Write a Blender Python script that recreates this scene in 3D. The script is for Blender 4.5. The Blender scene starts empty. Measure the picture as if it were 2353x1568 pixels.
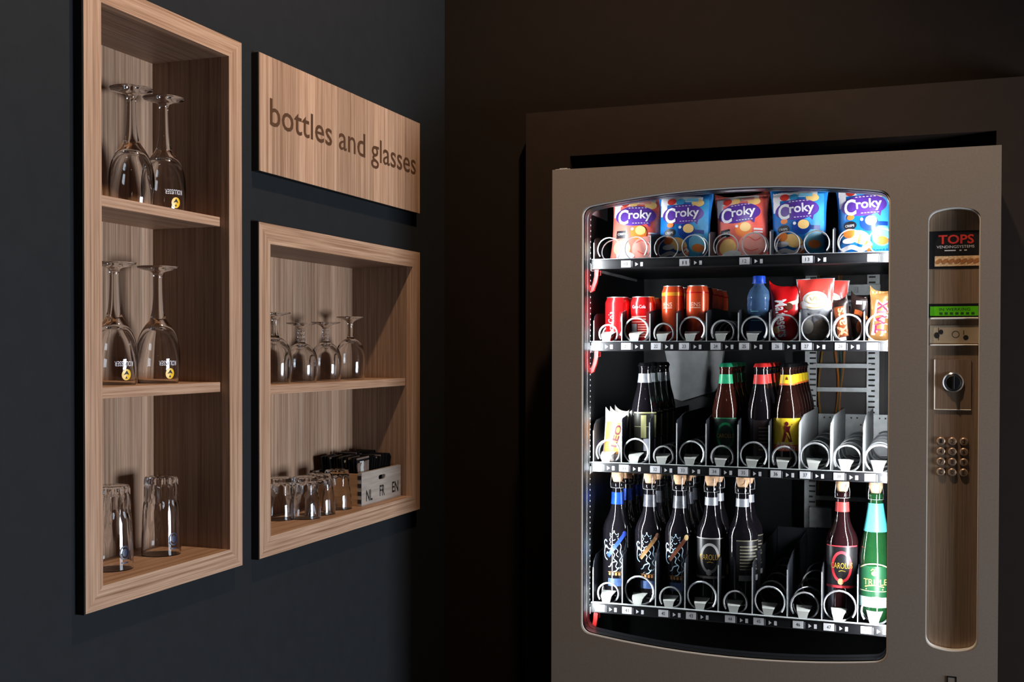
import bpy, bmesh, math, random
from mathutils import Vector, Matrix
from mathutils.geometry import tessellate_polygon
random.seed(7)
PI = math.pi
S = bpy.context.scene
C = S.collection

# ------------------------------------------------------------------ camera
psi, pit, rol = math.radians(20.1263), math.radians(-0.8363), math.radians(0.0891)
cam = bpy.data.cameras.new('camera')
cam.sensor_fit = 'HORIZONTAL'; cam.sensor_width = 36.0
cam.lens = 2601.58 / 2353 * 36.0
cam.shift_y = 57.5 / 2353
cam.clip_start = 0.05
camo = bpy.data.objects.new('camera', cam); C.objects.link(camo)
fw = Vector((-math.sin(psi) * math.cos(pit), math.cos(psi) * math.cos(pit), math.sin(pit)))
ri = Vector((math.cos(psi), math.sin(psi), 0)); up = ri.cross(fw)
r2 = ri * math.cos(rol) + up * math.sin(rol); u2 = up * math.cos(rol) - ri * math.sin(rol)
M = Matrix((r2, u2, -fw)).transposed().to_4x4(); M.translation = Vector((1.22, 0.0, 1.45))
camo.matrix_world = M
S.camera = camo

# ------------------------------------------------------------------ view, world, lights
S.view_settings.view_transform = 'Standard'; S.view_settings.look = 'None'
S.view_settings.gamma = 1.0; S.view_settings.use_curve_mapping = False
S.view_settings.exposure = 0.0
S.cycles.use_denoising = True
S.cycles.max_bounces = 14; S.cycles.transmission_bounces = 12; S.cycles.transparent_max_bounces = 16
S.cycles.diffuse_bounces = 4; S.cycles.glossy_bounces = 5
S.cycles.caustics_reflective = False; S.cycles.caustics_refractive = False
w = bpy.data.worlds.new('world'); S.world = w; w.use_nodes = True
w.node_tree.nodes['Background'].inputs[0].default_value = (0.62, 0.78, 1.0, 1)
w.node_tree.nodes['Background'].inputs[1].default_value = 0.25


def lamp(name, kind, loc, aim, power, col, **kw):
    l = bpy.data.lights.new(name, kind); l.energy = power; l.color = col
    if kind == 'AREA' and name.startswith('machine') and loc[2] < 1.5: l.spread = math.radians(150)
    for k, v in kw.items():
        setattr(l, k, v)
    o = bpy.data.objects.new(name, l); C.objects.link(o)
    d = (Vector(aim) - Vector(loc)).normalized()
    o.location = loc
    o.rotation_euler = d.to_track_quat('-Z', 'Z' if abs(d.z) < .9 else 'Y').to_euler()
    return o


# ceiling spot between the cabinets and the machine
lamp('ceiling_and_fill_spot', 'SPOT', (0.82, 1.78, 3.2), (0.30, 2.1, 1.2), 105, (1.0, 0.74, 0.50),
     spot_size=math.radians(112), spot_blend=0.6, shadow_soft_size=0.035)
# added fill spot behind the camera, lifts the shaded cabinet interiors
lamp('ceiling_and_fill_spot', 'SPOT', (2.0, -1.1, 3.2), (1.8, -0.6, 0.0), 9, (1.0, 0.80, 0.62),
     spot_size=math.radians(140), spot_blend=0.8, shadow_soft_size=0.05)
# daylight through the tall window in the right wall
lamp('window_daylight', 'AREA', (4.14, 1.62, 1.00), (0.0, 1.70, 1.00), 160, (0.74, 0.86, 1.0),
     shape='RECTANGLE', size=0.84, size_y=1.30)
# light strips inside the vending machine: left, right and top
lamp('machine_light_strip', 'AREA', (0.4995, 2.456, 1.31), (0.85, 2.55, 1.31), 6.0, (0.93, 0.97, 1.0),
     shape='RECTANGLE', size=0.93, size_y=0.007)
lamp('machine_light_strip', 'AREA', (1.1440, 2.456, 1.31), (0.95, 2.55, 1.31), 7.8, (0.95, 0.97, 1.0),
     shape='RECTANGLE', size=0.93, size_y=0.007)
lamp('machine_light_strip', 'AREA', (0.825, 2.456, 1.795), (0.825, 2.55, 1.60), 11, (0.95, 0.97, 1.0),
     shape='RECTANGLE', size=0.60, size_y=0.010)
for o in C.objects:
    if o.name.startswith('machine_light_strip') and o.location.z < 1.5:
        d = (Vector((1, 0, 0)) if o.location.x < .8 else Vector((-1, 0, 0))) * .84 + Vector((0, .54, 0))
        z = -d.normalized(); x = Vector((0, 0, 1)); y = z.cross(x)
        m = Matrix((x, y, z)).transposed().to_4x4(); m.translation = o.location
        o.matrix_world = m

# ------------------------------------------------------------------ text outlines (one depsgraph pass)
TEXTS = ['bottles and glasses', 'NL', 'FR', 'EN', 'Croky', 'KOLUSSER', 'TOPS', 'VENDINGSYSTEMS', 'IN WERKING',
         'Coca-Cola', 'IENS', 'Maltesers', 'Mars', 'TWIX', 'LEO', 'CAROLUS', 'APPLE', 'BANDIT', '1', '2', '3', '4', '5', '6', '7',
         '8', '9', '0', 'C', 'E', '24 BEER', 'CRISPS', 'TRIPLE'] + [str(i) for i in list(range(10, 15)) + list(range(20, 49))]
BOLD = ('C', 'roky', 'Maltesers', 'Mars', 'TWIX', 'LEO', 'TOPS')
TEXTS.append('roky')
TEXTS = list(dict.fromkeys(TEXTS))
_tmp = []
for t in TEXTS:
    c = bpy.data.curves.new('t', 'FONT'); c.body = t; c.size = 1; c.resolution_u = 3
    if t in BOLD: c.offset = .022
    if t in ('NL', 'FR', 'EN'): c.offset = .014
    if t == 'bottles and glasses': c.offset = .006
    o = bpy.data.objects.new('t', c); C.objects.link(o); _tmp.append((t, o))
dg = bpy.context.evaluated_depsgraph_get()
GLYPH = {}
for t, o in _tmp:
    me = o.evaluated_get(dg).to_mesh()
    vs = [(v.co.x, v.co.y) for v in me.vertices]; fs = [tuple(p.vertices) for p in me.polygons]
    x0 = min(v[0] for v in vs); x1 = max(v[0] for v in vs); y0 = min(v[1] for v in vs); y1 = max(v[1] for v in vs)
    GLYPH[t] = ([((x - x0) / (x1 - x0) - .5, (y - y0) / (y1 - y0) - .5) for x, y in vs], fs, (y0 / (y1 - y0)))
for t, o in _tmp:
    c = o.data; bpy.data.objects.remove(o); bpy.data.curves.remove(c)


# ------------------------------------------------------------------ helpers: objects
def link(o, parent=None):
    C.objects.link(o)
    if parent: o.parent = parent
    return o


def tag(o, label=None, cat=None, group=None, kind=None):
    if label: o['label'] = label
    if cat: o['category'] = cat
    if group: o['group'] = group
    if kind: o['kind'] = kind
    return o


def thing(name, label, cat, loc=(0, 0, 0), group=None, rot=(0, 0, 0)):
    o = bpy.data.objects.new(name, None); o.empty_display_size = .02
    link(o); o.location = loc; o.rotation_euler = rot
    return tag(o, label, cat, group)


def mesh(bm, name, m, smooth=False, sharp=35):
    if bm.faces: bmesh.ops.recalc_face_normals(bm, faces=bm.faces[:])
    me = bpy.data.meshes.new(name); bm.to_mesh(me); bm.free()
    for x in (m if isinstance(m, (list, tuple)) else [m]): me.materials.append(x)
    if smooth:
        me.polygons.foreach_set('use_smooth', [True] * len(me.polygons))
        me.set_sharp_from_angle(angle=math.radians(sharp))
    return me


def part(name, bm, m, parent=None, smooth=False, label=None, off=None, kind=None, sharp=35):
    """one mesh object; off: shift (world coordinates -> parent's local ones)"""
    if off is not None:
        bmesh.ops.translate(bm, vec=-Vector(off), verts=bm.verts[:])
    o = bpy.data.objects.new(name, mesh(bm, name, m, smooth, sharp))
    link(o, parent)
    return tag(o, label, kind=kind)


def struct(name, bm, m):
    return tag(part(name, bm, m), kind='structure')


def copy_tree(o, loc=None, label=None, rot=None):
    r = o.copy(); C.objects.link(r)
    if loc is not None: r.location = loc
    if rot is not None: r.rotation_euler = rot
    if label: r['label'] = label
    for ch in list(o.children):
        c = ch.copy(); C.objects.link(c); c.parent = r
        for g in list(ch.children):
            d = g.copy(); C.objects.link(d); d.parent = c
    return r


# ------------------------------------------------------------------ helpers: shapes
def BM(): return bmesh.new()


def box(bm, x0, x1, y0, y1, z0, z1, bev=0):
    r = bmesh.ops.create_cube(bm, size=1, matrix=Matrix.Translation(((x0 + x1) / 2, (y0 + y1) / 2, (z0 + z1) / 2)) @ Matrix.Diagonal((abs(x1 - x0), abs(y1 - y0), abs(z1 - z0), 1)))
    if bev:
        es = list({e for v in r['verts'] for e in v.link_edges})
        bmesh.ops.bevel(bm, geom=es, offset=bev, segments=2, affect='EDGES', profile=.5)
    return bm


def boxes(*a, bev=0):
    bm = BM()
    for b in a: box(bm, *b, bev=bev)
    return bm


def lathe(prof, seg=32, cx=0, cy=0, z0=0, rmod=None, bm=None):
    bm = bm or BM(); rings = []
    for r, z in prof:
        if r < 1e-6: rings.append([bm.verts.new((cx, cy, z0 + z))])
        else:
            rings.append([bm.verts.new((cx + (r if not rmod else rmod(r, z, 2 * PI * i / seg)) * math.cos(2 * PI * i / seg),
                                        cy + (r if not rmod else rmod(r, z, 2 * PI * i / seg)) * math.sin(2 * PI * i / seg), z0 + z)) for i in range(seg)])
    for a, b in zip(rings, rings[1:]):
        for i in range(seg):
            j = (i + 1) % seg
            if len(a) == 1 and len(b) == 1: continue
            if len(a) == 1: bm.faces.new((a[0], b[i], b[j]))
            elif len(b) == 1: bm.faces.new((a[i], a[j], b[0]))
            else: bm.faces.new((a[i], a[j], b[j], b[i]))
    return bm


def smoothprof(pts, n=4):
    """Catmull-Rom through profile points"""
    out = []
    P = [pts[0]] + list(pts) + [pts[-1]]
    for k in range(1, len(P) - 2):
        p0, p1, p2, p3 = P[k - 1:k + 3]
        for i in range(n):
            t = i / n
            out.append(tuple(.5 * ((2 * p1[d]) + (-p0[d] + p2[d]) * t + (2 * p0[d] - 5 * p1[d] + 4 * p2[d] - p3[d]) * t * t + (-p0[d] + 3 * p1[d] - 3 * p2[d] + p3[d]) * t ** 3) for d in (0, 1)))
    out.append(tuple(pts[-1]))
    return [(max(r, 0), z) for r, z in out]


def tube(pts, rad, bm=None, seg=6, closed=False, cap=True):
    bm = bm or BM(); pts = [Vector(p) for p in pts]; n = len(pts); rings = []
    prev = None
    for i, p in enumerate(pts):
        a = pts[(i - 1) % n] if (closed or i > 0) else p
        b = pts[(i + 1) % n] if (closed or i < n - 1) else p
        t = (b - a).normalized()
        if prev is None:
            ref = Vector((0, 0, 1)) if abs(t.z) < .9 else Vector((1, 0, 0))
            nrm = t.cross(ref).normalized()
        else:
            nrm = (prev - t * prev.dot(t)).normalized()
        prev = nrm; bi = t.cross(nrm)
        rings.append([bm.verts.new(p + (nrm * math.cos(2 * PI * k / seg) + bi * math.sin(2 * PI * k / seg)) * rad) for k in range(seg)])
    for i in range(n if closed else n - 1):
        a, b = rings[i], rings[(i + 1) % n]
        for k in range(seg):
            bm.faces.new((a[k], a[(k + 1) % seg], b[(k + 1) % seg], b[k]))
    if not closed and cap:
        bm.faces.new(rings[0][::-1]); bm.faces.new(rings[-1])
    return bm


def plate(outer, holes, d0, d1, axis='y', bm=None):
    """flat plate with holes: loops are (a,b) pairs; axis y -> (x,z) extruded in y; axis x -> (y,z) extruded in x"""
    bm = bm or BM()
    loops = [outer] + list(holes)
    tri = tessellate_polygon([[Vector((a, b, 0)) for a, b in l] for l in loops])
    flat = [p for l in loops for p in l]
    mk = (lambda a, b, d: (a, d, b)) if axis == 'y' else ((lambda a, b, d: (d, a, b)) if axis == 'x' else (lambda a, b, d: (a, b, d)))
    f = [bm.verts.new(mk(a, b, d0)) for a, b in flat]; k = [bm.verts.new(mk(a, b, d1)) for a, b in flat]
    for t in tri:
        bm.faces.new([f[i] for i in t]); bm.faces.new([k[i] for i in reversed(t)])
    s = 0
    for l in loops:
        n = len(l)
        for i in range(n):
            a, b = s + i, s + (i + 1) % n
            bm.faces.new((f[a], f[b], k[b], k[a]))
        s += n
    return bm


def rect(x0, x1, z0, z1): return [(x0, z0), (x1, z0), (x1, z1), (x0, z1)]


def archloop(x0, x1, zb0, zb1, zt0, zt1, sagb, sagt, rad, n=14):
    """loop with bowed top and bottom edges and rounded corners"""
    bot = [(x0 + (x1 - x0) * i / n, zb0 + (zb1 - zb0) * i / n - sagb * (1 - (2 * i / n - 1) ** 2)) for i in range(n + 1)]
    top = [(x1 - (x1 - x0) * i / n, zt1 + (zt0 - zt1) * i / n + sagt * (1 - (2 * i / n - 1) ** 2)) for i in range(n + 1)]
    P = bot + top; corners = {0, n, n + 1, 2 * n + 1}
    out = []
    m = len(P)
    for i, p in enumerate(P):
        if i not in corners:
            if min(math.hypot(p[0] - P[c][0], p[1] - P[c][1]) for c in corners) > rad: out.append(p)
            continue
        def toward(q):
            d = math.hypot(q[0] - p[0], q[1] - p[1]); return (p[0] + (q[0] - p[0]) * rad / d, p[1] + (q[1] - p[1]) * rad / d)
        pa, pb = P[(i - 1) % m], P[(i + 1) % m]
        if math.hypot(pa[0] - p[0], pa[1] - p[1]) < rad: pa = P[(i - 2) % m]
        if math.hypot(pb[0] - p[0], pb[1] - p[1]) < rad: pb = P[(i + 2) % m]
        a, b = toward(pa), toward(pb)
        for k in range(7):
            t = k / 6
            out.append(((1 - t) ** 2 * a[0] + 2 * t * (1 - t) * p[0] + t * t * b[0], (1 - t) ** 2 * a[1] + 2 * t * (1 - t) * p[1] + t * t * b[1]))
    return out


# flat print: 2-D pieces (verts, faces) mapped onto a surface
def P_text(t, cx, cy, w, h, rot=0):
    vs, fs, _ = GLYPH[t]; c, s = math.cos(rot), math.sin(rot)
    return [(cx + x * w * c - y * h * s, cy + x * w * s + y * h * c) for x, y in vs], fs


def P_rect(x0, y0, x1, y1, nx=1, ny=1):
    vs = [(x0 + (x1 - x0) * i / nx, y0 + (y1 - y0) * j / ny) for j in range(ny + 1) for i in range(nx + 1)]
    fs = [(j * (nx + 1) + i, j * (nx + 1) + i + 1, (j + 1) * (nx + 1) + i + 1, (j + 1) * (nx + 1) + i) for j in range(ny) for i in range(nx)]
    return vs, fs


def P_ell(cx, cy, rx, ry, n=20, rings=3, rot=0):
    vs = [(cx, cy)]; fs = []; c, s = math.cos(rot), math.sin(rot)
    for k in range(1, rings + 1):
        for i in range(n):
            a = 2 * PI * i / n; x = rx * k / rings * math.cos(a); y = ry * k / rings * math.sin(a)
            vs.append((cx + x * c - y * s, cy + x * s + y * c))
    for i in range(n):
        fs.append((0, 1 + i, 1 + (i + 1) % n))
        for k in range(rings - 1):
            b = 1 + k * n
            fs.append((b + i, b + n + i, b + n + (i + 1) % n, b + (i + 1) % n))
    return vs, fs


def P_ring(cx, cy, rx, ry, wd, n=28, a0=0, a1=2 * PI):
    vs = []; fs = []
    for i in range(n + 1):
        a = a0 + (a1 - a0) * i / n
        vs += [(cx + rx * math.cos(a), cy + ry * math.sin(a)), (cx + (rx - wd) * math.cos(a), cy + (ry - wd) * math.sin(a))]
    for i in range(n): fs.append((2 * i, 2 * i + 2, 2 * i + 3, 2 * i + 1))
    return vs, fs


def P_line(pts, wd):
    vs = []; fs = []; n = len(pts)
    for i, p in enumerate(pts):
        a = pts[max(i - 1, 0)]; b = pts[min(i + 1, n - 1)]
        d = (b[0] - a[0], b[1] - a[1]); L = math.hypot(*d) or 1
        nx, ny = -d[1] / L * wd / 2, d[0] / L * wd / 2
        vs += [(p[0] + nx, p[1] + ny), (p[0] - nx, p[1] - ny)]
    for i in range(n - 1): fs.append((2 * i, 2 * i + 1, 2 * i + 3, 2 * i + 2))
    return vs, fs


def P_poly(pts):
    t = tessellate_polygon([[Vector((a, b, 0)) for a, b in pts]])
    return list(pts), [tuple(x) for x in t]


def curve2(pts, n=5):
    out = []
    P = [pts[0]] + list(pts) + [pts[-1]]
    for k in range(1, len(P) - 2):
        p0, p1, p2, p3 = P[k - 1:k + 3]
        for i in range(n):
            t = i / n
            out.append(tuple(.5 * ((2 * p1[d]) + (-p0[d] + p2[d]) * t + (2 * p0[d] - 5 * p1[d] + 4 * p2[d] - p3[d]) * t * t + (-p0[d] + 3 * p1[d] - 3 * p2[d] + p3[d]) * t ** 3) for d in (0, 1)))
    out.append(tuple(pts[-1])); return out


def decal(pieces, fmap, bm=None):
    bm = bm or BM()
    for vs, fs in pieces:
        V = [bm.verts.new(fmap(x, y)) for x, y in vs]
        for f in fs:
            try: bm.faces.new([V[i] for i in f])
            except ValueError: pass
    return bm


def flat_y(y, x0=0, z0=0):   # facing -Y
    return lambda a, b: (x0 + a, y, z0 + b)


def flat_x(x, y0=0, z0=0):   # facing +X, reading towards +Y
    return lambda a, b: (x, y0 + a, z0 + b)


def wrap(rfun, ang0=-PI / 2, off=.0004, z0=0):
    def f(a, b):
        r = (rfun(b) if callable(rfun) else rfun)
        t = ang0 + a / r
        return ((r + off) * math.cos(t), (r + off) * math.sin(t), z0 + b)
    return f


# ------------------------------------------------------------------ materials
def lin(c):
    return tuple(((v / 255) / 12.92 if v / 255 <= .04045 else ((v / 255 + .055) / 1.055) ** 2.4) for v in c) + (1,)


MATS = {}


def mat(name, col, rough=.5, metal=0.0, noise=.08, scale=40, bump=0.0, coat=0.0, trans=0.0, ior=1.45, spec=.5, emit=None, estr=0, stretch=(1, 1, 1)):
    if name in MATS: return MATS[name]
    m = bpy.data.materials.new(name); m.use_nodes = True; N = m.node_tree.nodes; L = m.node_tree.links
    b = N['Principled BSDF']; c = lin(col)
    b.inputs['Roughness'].default_value = rough; b.inputs['Metallic'].default_value = metal
    b.inputs['Coat Weight'].default_value = coat; b.inputs['Coat Roughness'].default_value = .05
    b.inputs['Transmission Weight'].default_value = trans; b.inputs['IOR'].default_value = ior
    b.inputs['Specular IOR Level'].default_value = spec
    b.inputs['Base Color'].default_value = c
    if emit:
        b.inputs['Emission Color'].default_value = lin(emit); b.inputs['Emission Strength'].default_value = estr
    if noise or bump:
        tc = N.new('ShaderNodeTexCoord'); mp = N.new('ShaderNodeMapping'); nz = N.new('ShaderNodeTexNoise')
        mp.inputs['Scale'].default_value = stretch
        nz.inputs['Scale'].default_value = scale; nz.inputs['Detail'].default_value = 4
        L.new(tc.outputs['Object'], mp.inputs[0]); L.new(mp.outputs[0], nz.inputs['Vector'])
        if noise:
            rp = N.new('ShaderNodeValToRGB')
            rp.color_ramp.elements[0].position = .3; rp.color_ramp.elements[1].position = .7
            rp.color_ramp.elements[0].color = tuple(v * (1 - noise) for v in c[:3]) + (1,)
            rp.color_ramp.elements[1].color = tuple(min(v * (1 + noise), 1) for v in c[:3]) + (1,)
            L.new(nz.outputs['Fac'], rp.inputs[0]); L.new(rp.outputs[0], b.inputs['Base Color'])
        if bump:
            bp = N.new('ShaderNodeBump'); bp.inputs['Strength'].default_value = bump; bp.inputs['Distance'].default_value = .002
            L.new(nz.outputs['Fac'], bp.inputs['Height']); L.new(bp.outputs[0], b.inputs['Normal'])
    MATS[name] = m
    return m


def wood(name, tone=1.0, axis='z'):
    if name in MATS: return MATS[name]
    m = bpy.data.materials.new(name); m.use_nodes = True; N = m.node_tree.nodes; L = m.node_tree.links
    b = N['Principled BSDF']; b.inputs['Roughness'].default_value = .48; b.inputs['Specular IOR Level'].default_value = .35
    tc = N.new('ShaderNodeTexCoord'); mp = N.new('ShaderNodeMapping'); L.new(tc.outputs['Object'], mp.inputs[0])
    mp.inputs['Scale'].default_value = (150, 150, 1.5) if axis == 'z' else (150, 1.5, 150)
    mp.inputs['Location'].default_value = (random.random() * 9, random.random() * 9, random.random() * 9)
    n1 = N.new('ShaderNodeTexNoise'); n1.inputs['Scale'].default_value = 1.0; n1.inputs['Detail'].default_value = 5; n1.inputs['Roughness'].default_value = .65
    n1.inputs['Distortion'].default_value = .25
    L.new(mp.outputs[0], n1.inputs['Vector'])
    mp2 = N.new('ShaderNodeMapping'); L.new(tc.outputs['Object'], mp2.inputs[0])
    mp2.inputs['Scale'].default_value = (600, 600, 9) if axis == 'z' else (600, 9, 600)
    n2 = N.new('ShaderNodeTexNoise'); n2.inputs['Scale'].default_value = 1.0; n2.inputs['Detail'].default_value = 2
    L.new(mp2.outputs[0], n2.inputs['Vector'])
    rp = N.new('ShaderNodeValToRGB'); cr = rp.color_ramp
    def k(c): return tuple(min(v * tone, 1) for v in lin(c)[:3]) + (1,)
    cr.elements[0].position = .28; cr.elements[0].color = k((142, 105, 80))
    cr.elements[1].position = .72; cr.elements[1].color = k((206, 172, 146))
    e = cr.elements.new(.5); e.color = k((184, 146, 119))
    L.new(n1.outputs['Fac'], rp.inputs[0])
    mx = N.new('ShaderNodeMix'); mx.data_type = 'RGBA'; mx.blend_type = 'MULTIPLY'; mx.inputs['Factor'].default_value = .55
    r2_ = N.new('ShaderNodeValToRGB'); r2_.color_ramp.elements[0].position = .35; r2_.color_ramp.elements[0].color = (.52, .47, .43, 1)
    r2_.color_ramp.elements[1].position = .6; r2_.color_ramp.elements[1].color = (1, 1, 1, 1)
    L.new(n2.outputs['Fac'], r2_.inputs[0])
    L.new(rp.outputs[0], mx.inputs[6]); L.new(r2_.outputs[0], mx.inputs[7]); L.new(mx.outputs[2], b.inputs['Base Color'])
    bp = N.new('ShaderNodeBump'); bp.inputs['Strength'].default_value = .15; bp.inputs['Distance'].default_value = .0006
    L.new(n2.outputs['Fac'], bp.inputs['Height']); L.new(bp.outputs[0], b.inputs['Normal'])
    MATS[name] = m
    return m


def pane_mat():
    m = bpy.data.materials.new('pane_glass'); m.use_nodes = True; N = m.node_tree.nodes; L = m.node_tree.links
    N.remove(N['Principled BSDF']); out = N['Material Output']
    t = N.new('ShaderNodeBsdfTransparent'); t.inputs[0].default_value = (.97, .98, .98, 1)
    g = N.new('ShaderNodeBsdfGlossy'); g.inputs['Roughness'].default_value = .02
    f = N.new('ShaderNodeFresnel'); f.inputs[0].default_value = 1.3
    mx = N.new('ShaderNodeMixShader')
    L.new(f.outputs[0], mx.inputs[0]); L.new(t.outputs[0], mx.inputs[1]); L.new(g.outputs[0], mx.inputs[2]); L.new(mx.outputs[0], out.inputs[0])
    return m


m_wall = mat('charcoal_wall_paint', (33, 34, 36), .7, noise=.06, scale=25, bump=.05, spec=.15)
m_back = mat('brown_black_wall_paint', (28, 21, 17), .8, noise=.06, scale=25, bump=.05, spec=.1)
m_trim = mat('brown_black_board', (38, 28, 22), .7, spec=.15, noise=.06, scale=30)
m_floor = mat('dark_floor', (58, 50, 44), .5, noise=.15, scale=8)
m_ceil = mat('dark_ceiling', (60, 58, 56), .8, noise=.05, scale=10)
m_white = mat('white_window_frame', (200, 200, 200), .5)
m_black = mat('black_plastic', (14, 14, 16), .4)
m_edge = mat('black_edge_band', (24, 18, 15), .55)
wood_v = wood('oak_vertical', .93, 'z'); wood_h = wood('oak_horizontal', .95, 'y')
wood_s = wood('oak_side_panel', .55, 'z'); wood_top_shade = wood('oak_top_shaded', .55, 'y')  # top panel oak toned down to carry the shade on its underside
wood_p = [wood('oak_strip_%s' % 'abcd'[i], t, 'z') for i, t in enumerate((.80, .95, 1.08, .88))]
m_glass = mat('clear_glass', (255, 255, 255), .0, noise=0, trans=1.0, ior=1.45)
m_pane = pane_mat()
m_door = mat('taupe_metallic_paint', (142, 127, 114), .42, metal=.35, noise=.06, scale=220)
m_brush = mat('brushed_bronze_metal', (156, 130, 108), .42, metal=.55, noise=.22, scale=1.0, stretch=(420, 420, 9))
m_chrome = mat('chrome', (215, 215, 220), .16, metal=1, noise=0)
m_steel = mat('galvanised_steel', (186, 190, 192), .42, metal=.3, noise=.12, scale=60)
m_wire = mat('bright_steel_wire', (186, 187, 190), .34, metal=.6, noise=0)
m_inner = mat('dark_interior', (17, 19, 25), .45, noise=.1, scale=12)
m_innerl = mat('black_interior_side', (17, 17, 20), .4, noise=.1, scale=30)
m_div = mat('dark_grey_divider', (66, 68, 76), .32, metal=.55, noise=.1, scale=50)
m_clip = mat('pale_grey_plastic', (168, 170, 166), .4, noise=.03)
m_label = mat('white_label', (200, 200, 205), .5, noise=.02)
m_ink = mat('black_ink', (18, 17, 18), .6, noise=.02)
m_red = mat('red_plastic', (176, 20, 18), .6, noise=.05)
m_led = mat('led_light', (255, 255, 255), .4, noise=0, emit=(235, 245, 255), estr=2.0)

# ------------------------------------------------------------------ the room
RX, Y0r, YB, ZC = 4.2, -2.2, 2.80, 3.25
# (cabinet recess holes in the left wall: y0,y1,z0,z1)
H1 = (1.4015, 1.8045, 1.055, 2.010); H2 = (1.8815, 2.5945, 1.056, 1.684)
struct('wall_left', plate(rect(Y0r, YB + .1, 0, ZC), [rect(*H1), rect(*H2)], -.20, 0, 'x'), m_wall)
struct('wall_back', plate([(0, 0), (.377, 0), (.377, 1.935), (1.361, 1.935), (1.361, 0), (RX, 0), (RX, ZC), (0, ZC)], [], YB, YB + .1), m_back)
nb = boxes((.357, .377, YB + .1, 3.45, 0, 1.955), (1.361, 1.381, YB + .1, 3.45, 0, 1.955), (.377, 1.361, YB + .1, 3.45, 1.935, 1.955), (.357, 1.381, 3.45, 3.47, 0, 1.955))
struct('wall_niche', nb, m_black)
# board surround of the niche: two stiles and a head, proud of the wall
tr = BM(); P0 = [(.26, 0), (.377, 0), (.377, 1.935), (1.361, 1.935), (1.361, 0), (1.478, 0), (1.478, 2.05), (.26, 2.05)]
plate(P0, [], 2.72, YB, 'y', tr)
bmesh.ops.bevel(tr, geom=[e for e in tr.edges if len(e.link_faces) == 2 and e.calc_face_angle(0) > .5], offset=.002, segments=2, affect='EDGES')
struct('trim_1', tr, m_trim)
struct('floor', boxes((-.2, RX + .1, Y0r - .1, 3.5, -.1, 0)), m_floor)
struct('ceiling', boxes((-.2, RX + .1, Y0r - .1, YB + .1, ZC, ZC + .1)), m_ceil)
struct('wall_right', plate(rect(Y0r, YB + .1, 0, ZC), [rect(1.14, 2.10, .28, 1.72)], RX, RX + .12, 'x'), m_wall)
struct('wall_front', boxes((-.2, RX + .1, Y0r - .1, Y0r, 0, ZC)), m_wall)
wf = plate(rect(1.14, 2.10, .28, 1.72), [rect(1.18, 2.06, .32, 1.68)], RX + .02, RX + .09, 'x')
wo = struct('window_1', wf, m_white)
part('pane', boxes((RX + .05, RX + .056, 1.18, 2.06, .32, 1.68)), m_pane, wo)
struct('baseboard_left', boxes((0, .012, Y0r, YB, 0, .08)), m_wall)


# ------------------------------------------------------------------ wall cabinets
def bar_mitred(y0, y1, z0, z1, wl, side):
    """one mitred frame board (outer rect, board widths l,r,b,t) in the (y,z) plane"""
    l, r, b, t = wl
    if side == 'l': p = [(y0, z0), (y0 + l, z0 + b), (y0 + l, z1 - t), (y0, z1)]
    if side == 'r': p = [(y1, z0), (y1, z1), (y1 - r, z1 - t), (y1 - r, z0 + b)]
    if side == 'b': p = [(y0, z0), (y1, z0), (y1 - r, z0 + b), (y0 + l, z0 + b)]
    if side == 't': p = [(y0, z1), (y0 + l, z1 - t), (y1 - r, z1 - t), (y1, z1)]
    c = (sum(q[0] for q in p) / 4, sum(q[1] for q in p) / 4)
    bm = plate(p, [], .0015, .018, 'x')
    bmesh.ops.bevel(bm, geom=[e for e in bm.edges if len(e.link_faces) == 2 and e.calc_face_angle(0) > .3], offset=.0008, segments=1, affect='EDGES')
    return bm


def cabinet(label, y0, y1, z0, z1, iy0, iy1, iz0, iz1, shelves, seams):
    base = (0, (y0 + y1) / 2, z0)
    t = thing('wall_cabinet', label, 'cabinet', base)
    wl = (iy0 - y0, y1 - iy1, iz0 - z0, z1 - iz1)
    for s, n, m in (('l', 'frame_board', wood_v), ('r', 'frame_board', wood_v), ('b', 'frame_board', wood_h), ('t', 'frame_board', wood_h)):
        part(n, bar_mitred(y0, y1, z0, z1, wl, s), m, t, off=base)
    e = .0016
    part('edge_band', plate(rect(y0 - e, y1 + e, z0 - e, z1 + e), [rect(y0 + .001, y1 - .001, z0 + .001, z1 - .001)], 0.0005, .0165, 'x'), m_edge, t, off=base, label='black edge band')
    xb = -.150
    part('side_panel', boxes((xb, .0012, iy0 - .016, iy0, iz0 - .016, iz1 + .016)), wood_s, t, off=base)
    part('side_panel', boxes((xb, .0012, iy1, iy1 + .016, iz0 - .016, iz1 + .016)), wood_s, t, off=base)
    part('top_panel', boxes((xb, .0012, iy0, iy1, iz1, iz1 + .016)), wood_top_shade, t, off=base)
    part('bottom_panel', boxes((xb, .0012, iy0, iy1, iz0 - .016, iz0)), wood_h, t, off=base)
    bk = part('back_panel', boxes((xb - .014, xb - .004, iy0 - .01, iy1 + .01, iz0 - .01, iz1 + .01)), wood_v, t, off=base)
    ys = [iy0] + seams + [iy1]
    for i, (a, b) in enumerate(zip(ys, ys[1:])):
        part('strip', boxes((xb - .004, xb, a + .0003, b - .0003, iz0 - .005, iz1 + .005), bev=.0004), wood_p[(i * 3 + len(ys)) % 4], bk, off=base)
    for zs0, zs1 in shelves:
        part('shelf', boxes((xb, -.0015, iy0 + .0005, iy1 - .0005, zs0, zs1), bev=.0008), wood_h, t, off=base)
    return t


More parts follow.
